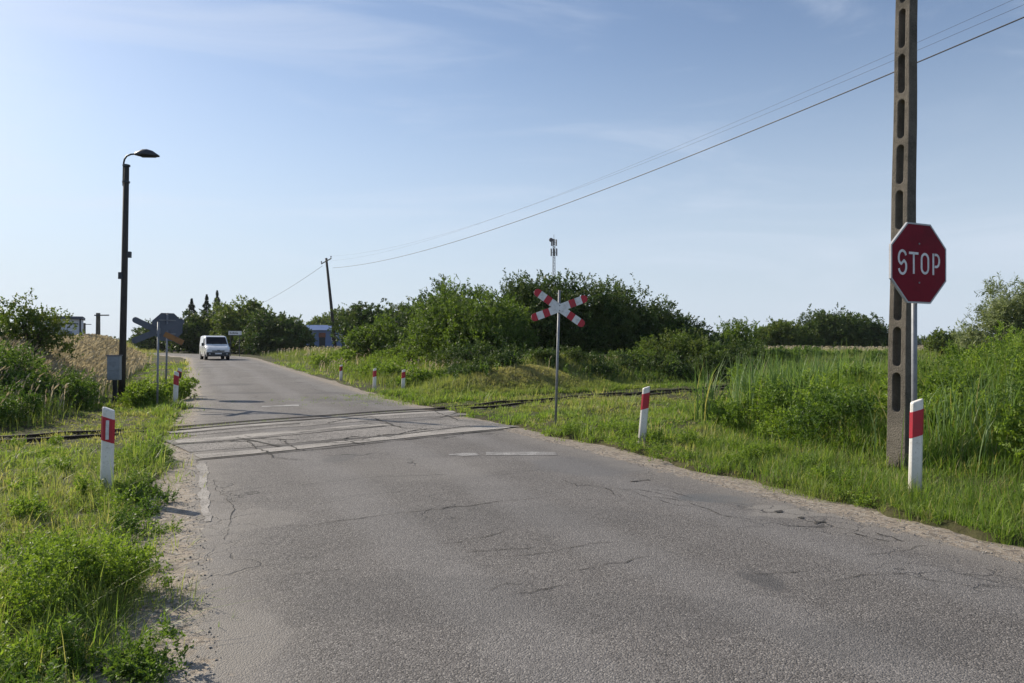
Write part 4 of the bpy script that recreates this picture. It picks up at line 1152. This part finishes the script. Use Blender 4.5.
# --- short verge grass in tufts, near to middle distance
def tufts(x, y, k, rad):
    """k blades round every tuft centre, leaning outwards"""
    n = len(x); a = rng.uniform(0, 2*np.pi, n*k); rr = np.repeat(rad, k)*rng.uniform(0, 1, n*k)**.6
    return np.repeat(x, k) + np.cos(a)*rr, np.repeat(y, k) + np.sin(a)*rr, a + rng.normal(0, .5, n*k)
def short_grass(n, k, r0, r1, a0, a1, wbase, seg, p, hs=1.0):
    x, y = polar(n, r0, r1, a0, a1, p)
    m = keep_ground(x, y) & (rng.uniform(0, 1, n) > .9*np.maximum(tall_right(x, y), np.maximum(left_bank(x, y), right_bank(x, y)*.8)))
    m &= rng.uniform(0, 1, n) > .05*np.exp(-((tq(x, y)[1] + .5)/.5)**2)
    x, y = pick(x, y, m); n = len(x); r = np.hypot(x, y)
    e, s, o = edge_e(x, y)
    cl = fbm(x, y, 1.1, 51)
    h = (.04 + .10*sstep(cl, .3, .75))*rng.uniform(.5, 1.7, n)*hs
    h *= 1 + .8*np.exp(-((e - .6)/.35)**2)*(o < 0)
    h = np.where(rng.uniform(0, 1, n) < .06, h*2.0, h)
    h *= 1 - .3*on_track(x, y)
    h *= 1 - .45*mound_dry(x, y)
    dry = np.clip(.75*drypatch(x, y)*rng.uniform(.0, 1.0, n) + .12*rng.uniform(0, 1, n) + .75*mound_dry(x, y) + .3*on_track(x, y), 0, 1)*(1 - .7*np.exp(-((e - .65)/.4)**2))
    dry = np.where(rng.uniform(0, 1, n) < .07, .9, dry)
    tint = np.clip(.45*cl + rng.uniform(-.1, .65, n), 0, 1)
    rad = (.03 + .22*h)*np.maximum(1, r/12)
    bx, by, th = tufts(x, y, k, rad); N_ = n*k
    rep = lambda v: np.repeat(v, k)
    w = wbase*rng.uniform(.6, 1.4, N_)*np.maximum(1, rep(r)/9)
    blades('grass', bx, by, rep(h)*rng.uniform(.5, 1.2, N_), w, MAT['grass'], .75, np.clip(rep(tint) + rng.normal(0, .12, N_), 0, 1), np.clip(rep(dry) + rng.normal(0, .15, N_), 0, 1), seg, th=th)
short_grass(23000, 15, 2.6, 9.5, -52, 50, .0062, 3, .75, .82)
short_grass(22000, 12, 9, 24, -46, 46, .0095, 2, .7, 1.0)
short_grass(15000, 9, 22, 60, -42, 42, .011, 1, .6, 1.25)
# the small mound behind the track: short dry grass on the crown
t_ = rng.normal(10.4, 3.4, 9000); q_ = rng.uniform(1.2, 5.8, 9000)
g = T0[None] + W[None]*t_[:, None] + M[None]*q_[:, None]; x, y = g[:, 0], g[:, 1]
md = mound_dry(x, y); bx, by, th = tufts(x, y, 9, np.full(len(x), .1)); rep = lambda v: np.repeat(v, 9)
n = len(bx); blades('mound_grass', bx, by, rep((.16 - .07*md)*rng.uniform(.5, 1.4, len(x))), .02*rng.uniform(.6, 1.3, n), MAT['grass'], .7, rng.uniform(0, .8, n), np.clip(rep(md*1.1 + rng.normal(0, .2, len(x))), 0, 1), 2, th=th)

# --- meadow grass on the banks and far verges
def bank_grass(n, r0, r1, a0, a1, p):
    x, y = polar(n, r0, r1, a0, a1, p)
    lb, rb = left_bank(x, y), right_bank(x, y)
    m = keep_ground(x, y, .4, 1.1) & (rng.uniform(0, 1, n) < np.maximum(lb, rb))
    x, y = pick(x, y, m); n = len(x); lb, rb = left_bank(x, y), right_bank(x, y)
    cl = fbm(x, y, 2.4, 61); r = np.hypot(x, y)
    h = (.26 + .30*cl + .15*lb)*rng.uniform(.55, 1.25, n)*(1 - .55*mound_dry(x, y))
    dry = np.clip(lb*sstep(r, 20, 27)*rng.uniform(.1, 1.1, n)*.8 + .3*sstep(cl, .45, .7)*rng.uniform(0, 1, n) + .6*mound_dry(x, y), 0, 1)
    w = .010*rng.uniform(.6, 1.3, n)*np.maximum(1, r/15)
    blades('meadow_grass', x, y, h, w, MAT['meadow'], .35, np.clip(cl*.5 + rng.uniform(0, .6, n), 0, 1), dry, 2 if r1 < 45 else 1)
bank_grass(190000, 15, 36, -44, 40, .7)
bank_grass(170000, 34, 110, -42, 40, .5)
def straw(n, r0, r1, a0, a1, dens, hh, seed, p=.7):
    """dry stalks with pale seed heads"""
    x, y = polar(n, r0, r1, a0, a1, p)
    m = keep_ground(x, y, .9, 1.8) & (rng.uniform(0, 1, n) < dens(x, y))
    x, y = pick(x, y, m); n = len(x); r = np.hypot(x, y)
    h = hh*rng.uniform(.7, 1.25, n); z = height(x, y)
    th = rng.normal(.5, .9, n); ln = rng.uniform(.1, .5, n)
    tx, ty = x + np.cos(th)*ln*h, y + np.sin(th)*ln*h; tz = z + h*(1 - .25*ln)
    bx, by, bz = x + np.cos(th)*ln*h*.45, y + np.sin(th)*ln*h*.45, z + h*.72
    w = .004*np.maximum(1, r/7); hw = .011*np.maximum(1, r/11)*rng.uniform(.7, 1.3, n)
    ph = rng.uniform(0, np.pi, n); c, s_ = np.cos(ph), np.sin(ph)
    mx, my, mz = (bx+tx)/2, (by+ty)/2, (bz+tz)/2
    V = np.stack([np.stack([x - c*w, y - s_*w, z], 1), np.stack([x + c*w, y + s_*w, z], 1), np.stack([bx + c*w*.6, by + s_*w*.6, bz], 1), np.stack([bx - c*w*.6, by - s_*w*.6, bz], 1),
                  np.stack([bx, by, bz], 1), np.stack([mx + c*hw, my + s_*hw, mz], 1), np.stack([tx, ty, tz], 1), np.stack([mx - c*hw, my - s_*hw, mz], 1),
                  np.stack([mx - s_*hw, my + c*hw, mz], 1), np.stack([mx + s_*hw, my - c*hw, mz], 1)], 1).reshape(-1, 3)
    b = np.arange(n)*10
    q = np.concatenate([np.stack([b, b+1, b+2, b+3], 1), np.stack([b+4, b+5, b+6, b+7], 1), np.stack([b+4, b+8, b+6, b+9], 1)])
    tint = np.repeat(rng.uniform(0, 1, n), 10)
    o = np_mesh('dry_grass', V, None, q, MAT['straw'], None, {'tint': tint}); tag(o, kind='stuff')
straw(60000, 17, 60, -42, -14, lambda x, y: left_bank(x, y)*(.6 + .4*sstep(x/y, -.62, -.55))*(.22 + .78*sstep(np.hypot(x, y) + 5*(fbm(x, y, 3, 71) - .5), 21, 25)), .72, 1)
straw(60000, 26, 90, -28, 20, lambda x, y: right_bank(x, y)*.3*sstep(fbm(x, y, 5, 73), .5, .75)*(1 - sstep(x, 0, 3)), .55, 2, .6)
straw(5000, 24, 42, 2, 16, lambda x, y: .9*sstep(tq(x, y)[1], 4.5, 6)*(1 - sstep(tq(x, y)[1], 7.5, 9)), .5, 5)
straw(9000, 9, 40, 20, 46, lambda x, y: tall_right(x, y)*.25*sstep(fbm(x, y, 2.5, 75), .5, .7)*sstep(y, 14, 19), .85, 3)
straw(40000, 60, 150, 10, 40, lambda x, y: .22*sstep(y, 66, 85), .5, 4, .6)
_r3 = np.random.default_rng(66)

# --- tall growth at the right
def tall(n, r0, r1, p, a0=10, a1=52):
    x, y = polar(n, r0, r1, a0, a1, p)
    tr = tall_right(x, y)
    m = keep_ground(x, y, .35, 1.0) & (rng.uniform(0, 1, n) < tr)
    x, y = pick(x, y, m); n = len(x); tr = tall_right(x, y); r = np.hypot(x, y)
    cl = fbm(x, y, 1.6, 81)
    e, s, o = edge_e(x, y)
    h = (.24 + .62*tr*cl + .4*sstep(o, 6, 9))*rng.uniform(.6, 1.2, n)
    dry = np.where(rng.uniform(0, 1, n) < .2, rng.uniform(.3, 1, n), .35*sstep(o, 8, 12)*rng.uniform(0, 1, n))
    w = .0085*rng.uniform(.6, 1.4, n)*np.maximum(1, r/11)
    blades('tall_grass', x, y, h, w, MAT['lush'], .4, np.clip(cl*.5 + rng.uniform(0, .6, n), 0, 1), dry, 3)
tall(170000, 5.5, 16, .7)
tall(70000, 15, 40, .65)
# right verge in front of the pole
x, y = polar(60000, 5, 13.5, 14, 50, .8)
e, s, o = edge_e(x, y)
m = (o > 0) & keep_ground(x, y, .3, .8) & (rng.uniform(0, 1, len(x)) < 1 - .7*sstep(e, 1.6, 2.6))
x, y = pick(x, y, m); n = len(x); e, s, o = edge_e(x, y)
blades('verge_grass', x, y, (.10 + .2*sstep(e, .4, 1.5)*vnoise(x, y, .6, 83))*rng.uniform(.6, 1.4, n), .006*rng.uniform(.7, 1.4, n), MAT['lush'], .6, None, np.where(rng.uniform(0, 1, n) < .1, .8, .05), 3)

# --- reeds
def reeds(spots, n_each, h, seed):
    X = []; Y = []
    r = np.random.default_rng(seed)
    for (px, d, sp) in spots:
        X.append(at(px, d) + r.normal(0, sp, n_each)); Y.append(d + r.normal(0, sp*1.2, n_each))
    x = np.concatenate(X); y = np.concatenate(Y)
    e, s, o = edge_e(x, y); m = e > .7
    x, y = pick(x, y, m); n = len(x)
    blades('reeds', x, y, h*rng.uniform(.55, 1.1, n), .022*rng.uniform(.6, 1.3, n), MAT['reed'], .32, None, np.where(rng.uniform(0, 1, n) < .06, .8, .0), 3)
reeds([(775, 19, .5), (800, 17, .5), (830, 17, .6), (760, 24, .6), (790, 23, .8), (830, 22, .8), (860, 20, .7), (705, 16.5, .12), (748, 14.2, .15), (770, 14.5, .25), (800, 14, .3), (840, 14.5, .4), (870, 15.5, .5)], 80, 1.6, 91)
reeds([(935, 10.2, .3), (955, 9.6, .3), (975, 9.9, .35), (1000, 9.8, .35), (1020, 9.5, .4), (965, 11.5, .5), (1005, 11.5, .5), (1050, 10, .5)], 60, 1.2, 92)

# --- leafy weeds: upright sprays
def weeds(name, x, y, h, leaf, per, mat, nst, seed, lw=.5, spread=.9):
    r = np.random.default_rng(seed); n = len(x)
    xs = np.repeat(x, nst) + r.normal(0, .35, n*nst)*np.repeat(h, nst)*.5
    ys = np.repeat(y, nst) + r.normal(0, .35, n*nst)*np.repeat(h, nst)*.5
    zs = height(xs, ys)
    hh = np.repeat(h, nst)*r.uniform(.55, 1.1, n*nst)
    D = unit(np.stack([r.normal(0, .28, n*nst), r.normal(0, .28, n*nst), np.ones(n*nst)], 1))
    V, q, t = sprays(np.stack([xs, ys, zs], 1), D, hh, per, leaf, lw, r, np.repeat(r.uniform(.1, .8, n), nst), spread)
    sv, sq, st = leaves_mesh(np.stack([xs, ys, zs], 1), D, hh, np.maximum(.005, np.hypot(xs, ys)*.0006), np.full(len(xs), .4), r=r)
    q = np.concatenate([q, sq + len(V)]); V = np.concatenate([V, sv]); t = np.concatenate([t, st])
    o = np_mesh(name, V, None, q, MAT[mat], None, {'tint': t}); tag(o, kind='stuff')
def scatter_weeds(n, r0, r1, a0, a1, dens, p=.8):
    x, y = polar(n, r0, r1, a0, a1, p); m = rng.uniform(0, 1, n) < dens(x, y)
    return pick(x, y, m)
# bushy herbs: low leafy domes on the verges
def domes(name, x, y, r_, h_, leaf, mat, seed, density, per=14, lw=.42, twig=.16, up=.9):
    r = np.random.default_rng(seed); z = height(x, y)
    B = []
    for i in range(len(x)):
        for k in range(3):
            B.append((x[i] + r.normal(0, .35)*r_[i], y[i] + r.normal(0, .35)*r_[i], z[i] + h_[i]*r.uniform(.35, .6), r_[i]*r.uniform(.5, .8), r_[i]*r.uniform(.5, .8), h_[i]*r.uniform(.4, .55)))
    VV, QQ, TT = [], [], []; off = 0
    B = [b for b in B if math.hypot(b[0] - 4.95, b[1] - 9.3) > 1.0 + b[3] and math.hypot(b[0] - 4.3, b[1] - 7.7) > .5 + b[3]]
    for b in B:
        V, q, t = crown_mesh([(0, 0, 50, b[3], b[4], b[5])], density, leaf, lw, per, twig, int(r.integers(1e6)), up, .4, -.9)
        V = V + np.array([b[0], b[1], b[2] - 50]); VV.append(V); QQ.append(q + off); TT.append(np.clip(t + r.normal(0, .15), 0, 1)); off += len(V)
    o = np_mesh(name, np.concatenate(VV), None, np.concatenate(QQ), MAT[mat], None, {'tint': np.concatenate(TT)}); tag(o, kind='stuff')
r_ = np.random.default_rng(5)
cx = np.concatenate([r_.normal(-2.75, .16, 9), r_.normal(-3.5, .6, 12)]); cy = np.concatenate([r_.normal(4.75, .32, 9), r_.normal(4.6, 1.0, 12)])
domes('weeds', cx, cy, np.r_[r_.uniform(.14, .3, 9), r_.uniform(.06, .16, 12)], np.r_[r_.uniform(.2, .45, 9), r_.uniform(.06, .2, 12)], .023, 'weed', 301, 130)
x = r_.normal(-3.1, .55, 900); y = r_.normal(4.6, .9, 900); e, s, o = edge_e(x, y); x, y = pick(x, y, e > .35); n = len(x)
blades('weeds', x, y, r_.uniform(.12, .36, n), r_.uniform(.004, .008, n), MAT['lush'], .5, None, np.where(r_.uniform(0, 1, n) < .3, r_.uniform(.4, 1, n), 0), 3)
# dark ragged herbs overhanging the sandy edge at the left
sv = r_.uniform(-3, 8, 34); ov = -3.0 - r_.uniform(.38, .8, 34)
cx = C0[0] + U[0]*sv + N[0]*ov; cy = C0[1] + U[1]*sv + N[1]*ov
domes('weeds', cx, cy, r_.uniform(.07, .19, 34), r_.uniform(.07, .22, 34), .026, 'weedD', 302, 170)
# herbs scattered in the left verge
cx = r_.uniform(-9, -3.4, 50); cy = r_.uniform(4.5, 14, 50); e, s, o = edge_e(cx, cy); k_ = (e > .6) & (np.abs(tq(cx, cy)[1] + .4) > 1)
domes('weeds', cx[k_], cy[k_], r_.uniform(.08, .2, k_.sum()), r_.uniform(.08, .2, k_.sum()), .03, 'weed', 303, 110)
# weeds by the left signs
cx = np.concatenate([r_.normal(at(px, d), sp, k) for px, d, sp, k in ((150, 20.5, .35, 7), (165, 21.5, .4, 6), (186, 21.2, .2, 6), (191, 24, .25, 6))])
cy = np.concatenate([r_.normal(d, .5, k) for px, d, sp, k in ((150, 20.5, .35, 7), (165, 21.5, .4, 6), (186, 21.2, .2, 6), (191, 24, .25, 6))])
e, s, o = edge_e(cx, cy); k_ = e > .45
domes('weeds', cx[k_], cy[k_], r_.uniform(.25, .5, k_.sum()), r_.uniform(.35, .65, k_.sum()), .06, 'weed', 304, 40)
# bushy tangle at the right
cx, cy = polar(230, 8, 24, 12, 46, .75); k_ = tall_right(cx, cy) > r_.uniform(.2, 1.0, 230); cx, cy = cx[k_], cy[k_]; n = len(cx)
domes('weeds', cx, cy, r_.uniform(.3, .65, n), r_.uniform(.4, .85, n), .055, 'weed', 305, 42, twig=.25)
cx, cy = polar(110, 8, 24, 12, 46, .75); k_ = tall_right(cx, cy) > r_.uniform(.3, 1.0, 110); cx, cy = cx[k_], cy[k_]; n = len(cx)
domes('weeds', cx, cy, r_.uniform(.3, .6, n), r_.uniform(.45, .95, n), .05, 'weedD', 306, 45, twig=.28)
cx, cy = polar(150, 8, 15, 12, 46, .8); k_ = (tall_right(cx, cy) > r_.uniform(.05, .7, 150)) & (tall_right(cx, cy) < .98); cx, cy = cx[k_], cy[k_]; n = len(cx)
domes('weeds', cx, cy, r_.uniform(.15, .42, n), r_.uniform(.2, .6, n), .045, 'weed', 312, 60, twig=.2)
# right verge: low ragged herbs at the edge of the sand
sv = r_.uniform(-2, 9, 60); ov = 2.6 + r_.uniform(.55, 2.0, 60)
cx = C0[0] + U[0]*sv + N[0]*ov; cy = C0[1] + U[1]*sv + N[1]*ov
domes('weeds', cx, cy, r_.uniform(.08, .2, 60), r_.uniform(.06, .18, 60), .028, 'weed', 307, 120)
cx, cy = polar(55, 27, 60, 13, 32, .6); k_ = (tq(cx, cy)[1] < -2) | (tq(cx, cy)[0] > 26); cx, cy = cx[k_], cy[k_]; n = len(cx)
domes('weeds', cx, cy, r_.uniform(.5, 1.3, n), r_.uniform(.25, .7, n), .11, 'weedD', 311, 14, twig=.35)
# the grassy bank left of the broad bush and the foot of the left bank
cx, cy = polar(110, 26, 52, -22, 4, .7); k_ = right_bank(cx, cy) > r_.uniform(.2, 1.2, 110); cx, cy = cx[k_], cy[k_]; n = len(cx)
domes('weeds', cx, cy, r_.uniform(.4, .8, n), r_.uniform(.35, .7, n), .09, 'weed', 308, 20, twig=.3)
cx, cy = polar(45, 15.5, 24, -44, -24, .7); k_ = left_bank(cx, cy) > r_.uniform(.1, 1.2, 45); cx, cy = cx[k_], cy[k_]; n = len(cx)
domes('weeds', cx, cy, r_.uniform(.4, .8, n), r_.uniform(.4, .85, n), .06, 'weedD', 309, 34, twig=.3)
# dark growth on the shaded slope between the track and the shrubs
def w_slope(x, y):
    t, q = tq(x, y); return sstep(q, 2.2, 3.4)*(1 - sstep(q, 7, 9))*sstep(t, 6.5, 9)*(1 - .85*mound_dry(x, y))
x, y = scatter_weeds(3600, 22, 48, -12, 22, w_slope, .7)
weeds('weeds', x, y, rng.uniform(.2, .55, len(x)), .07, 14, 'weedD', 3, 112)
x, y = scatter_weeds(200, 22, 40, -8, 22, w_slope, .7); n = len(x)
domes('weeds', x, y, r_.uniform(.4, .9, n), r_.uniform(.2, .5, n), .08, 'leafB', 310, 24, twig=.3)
# tufts in the gaps of the crossing
t_ = rng.uniform(-4.2, 3.4, 900); q_ = -.41 + rng.normal(0, .12, 900)
k_ = vnoise(t_, q_, .8, 113) > .5
g = T0[None] + W[None]*t_[:, None] + M[None]*q_[:, None]
x, y = g[k_, 0], g[k_, 1]
blades('crossing_grass', x, y, rng.uniform(.03, .07, len(x)), .012*rng.uniform(.7, 1.3, len(x)), MAT['grass'], .6, None, rng.uniform(0, .5, len(x)), 1, sink=-.09)
def w_edge(x, y):
    e, s, o = edge_e(x, y); return (o < 0)*np.exp(-((e - .75)/.25)**2)*.8*(vnoise(x, y, .9, 103) > .45)
x, y = scatter_weeds(1500, 3, 13, -48, -18, w_edge)
weeds('weeds', x, y, rng.uniform(.1, .28, len(x)), .02, 16, 'weed', 3, 102, .42)
def w_rb(x, y): return right_bank(x, y)*sstep(fbm(x, y, 3, 107), .5, .66)*.8
x, y = scatter_weeds(2600, 24, 50, -24, 30, w_rb, .7)
weeds('weeds', x, y, rng.uniform(.4, .8, len(x)), .09, 14, 'weed', 3, 106)
def w_lb(x, y): return left_bank(x, y)*sstep(fbm(x, y, 2, 109), .5, .66)*(1 - sstep(np.hypot(x, y), 22, 27))
x, y = scatter_weeds(1100, 16, 28, -44, -20, w_lb, .7)
weeds('weeds', x, y, rng.uniform(.35, .8, len(x)), .055, 16, 'weedD', 4, 108)

# ================================================================== camera, light, sky
cam = bpy.data.cameras.new('camera'); cam.lens = FPX/1024*36; cam.sensor_width = 36; cam.clip_end = 8000; cam.clip_start = .05
co = bpy.data.objects.new('camera', cam); COL.objects.link(co)
co.location = (0, 0, CAMZ); co.rotation_euler = (R(90) + math.atan(7.5/FPX), 0, 0)
scene.camera = co
SUN_AZ, SUN_EL = R(-57), R(31)
sd = Vector((math.sin(SUN_AZ)*math.cos(SUN_EL), math.cos(SUN_AZ)*math.cos(SUN_EL), math.sin(SUN_EL)))
sun = bpy.data.lights.new('sun', 'SUN'); sun.energy = 4.4; sun.angle = R(.53); sun.color = (1, .90, .74)
su = bpy.data.objects.new('sun', sun); COL.objects.link(su); su.rotation_euler = sd.to_track_quat('Z', 'Y').to_euler()
w = bpy.data.worlds.new('World'); scene.world = w; w.use_nodes = True
nt = w.node_tree; bg = nt.nodes['Background']
sky = nt.nodes.new('ShaderNodeTexSky'); sky.sky_type = 'NISHITA'; sky.sun_disc = False
sky.sun_elevation = SUN_EL; sky.sun_rotation = SUN_AZ; sky.air_density = 1.0; sky.dust_density = .5; sky.ozone_density = 1.5; sky.altitude = 100
# thin cirrus streaks
tc = nt.nodes.new('ShaderNodeTexCoord'); mp = nt.nodes.new('ShaderNodeMapping'); mp.inputs['Scale'].default_value = (1.0, 1.6, 6.0); mp.inputs['Rotation'].default_value = (.1, .12, .5)
nz = nt.nodes.new('ShaderNodeTexNoise'); nz.inputs['Scale'].default_value = 2.0; nz.inputs['Detail'].default_value = 9; nz.inputs['Roughness'].default_value = .58; nz.inputs['Distortion'].default_value = .9
mr = nt.nodes.new('ShaderNodeMapRange'); mr.inputs[1].default_value = .42; mr.inputs[2].default_value = .8; mr.inputs[4].default_value = .42; mr.interpolation_type = 'SMOOTHSTEP'
mx = nt.nodes.new('ShaderNodeMix'); mx.data_type = 'RGBA'; mx.inputs[7].default_value = (5.2, 5.7, 6.6, 1)
nt.links.new(tc.outputs['Generated'], mp.inputs[0]); nt.links.new(mp.outputs[0], nz.inputs['Vector']); nt.links.new(nz.outputs['Fac'], mr.inputs[0])
nt.links.new(mr.outputs[0], mx.inputs[0]); hs = nt.nodes.new('ShaderNodeHueSaturation'); hs.inputs['Saturation'].default_value = .97; hs.inputs['Hue'].default_value = .503; hs.inputs['Value'].default_value = .92; nt.links.new(sky.outputs[0], hs.inputs['Color']); 
sp = nt.nodes.new('ShaderNodeSeparateXYZ'); nt.links.new(tc.outputs['Generated'], sp.inputs[0])
hr = nt.nodes.new('ShaderNodeMapRange'); hr.interpolation_type = 'SMOOTHSTEP'; hr.inputs[1].default_value = .42; hr.inputs[2].default_value = -.02; hr.inputs[4].default_value = .92; nt.links.new(sp.outputs[2], hr.inputs[0])
hm = nt.nodes.new('ShaderNodeMix'); hm.data_type = 'RGBA'; hm.inputs[7].default_value = (4.1, 4.75, 5.65, 1); nt.links.new(hr.outputs[0], hm.inputs[0]); nt.links.new(hs.outputs[0], hm.inputs[6])
nt.links.new(hm.outputs[2], mx.inputs[6]); nt.links.new(mx.outputs[2], bg.inputs[0])
bg.inputs[1].default_value = .11
vs = scene.view_settings; vs.view_transform = 'Standard'; vs.look = 'None'; vs.gamma = 1; vs.use_curve_mapping = False; vs.exposure = .42
scene.cycles.use_denoising = True
scene.cycles.max_bounces = 6; scene.cycles.transparent_max_bounces = 4

# thin summer air
hz_ = MB().box((0, 330, 34), (1700, 1800, 80)).build('haze', None)
hm_ = bpy.data.materials.new('haze_air'); hm_.use_nodes = True; ht = hm_.node_tree; ht.nodes.clear()
ho = ht.nodes.new('ShaderNodeOutputMaterial'); hv = ht.nodes.new('ShaderNodeVolumePrincipled'); ht.links.new(hv.outputs[0], ho.inputs['Volume'])
hv.inputs['Color'].default_value = (.86, .92, 1, 1); hv.inputs['Density'].default_value = .00012; hv.inputs['Anisotropy'].default_value = .2
hz_.data.materials.append(hm_); tag(hz_, kind='stuff')
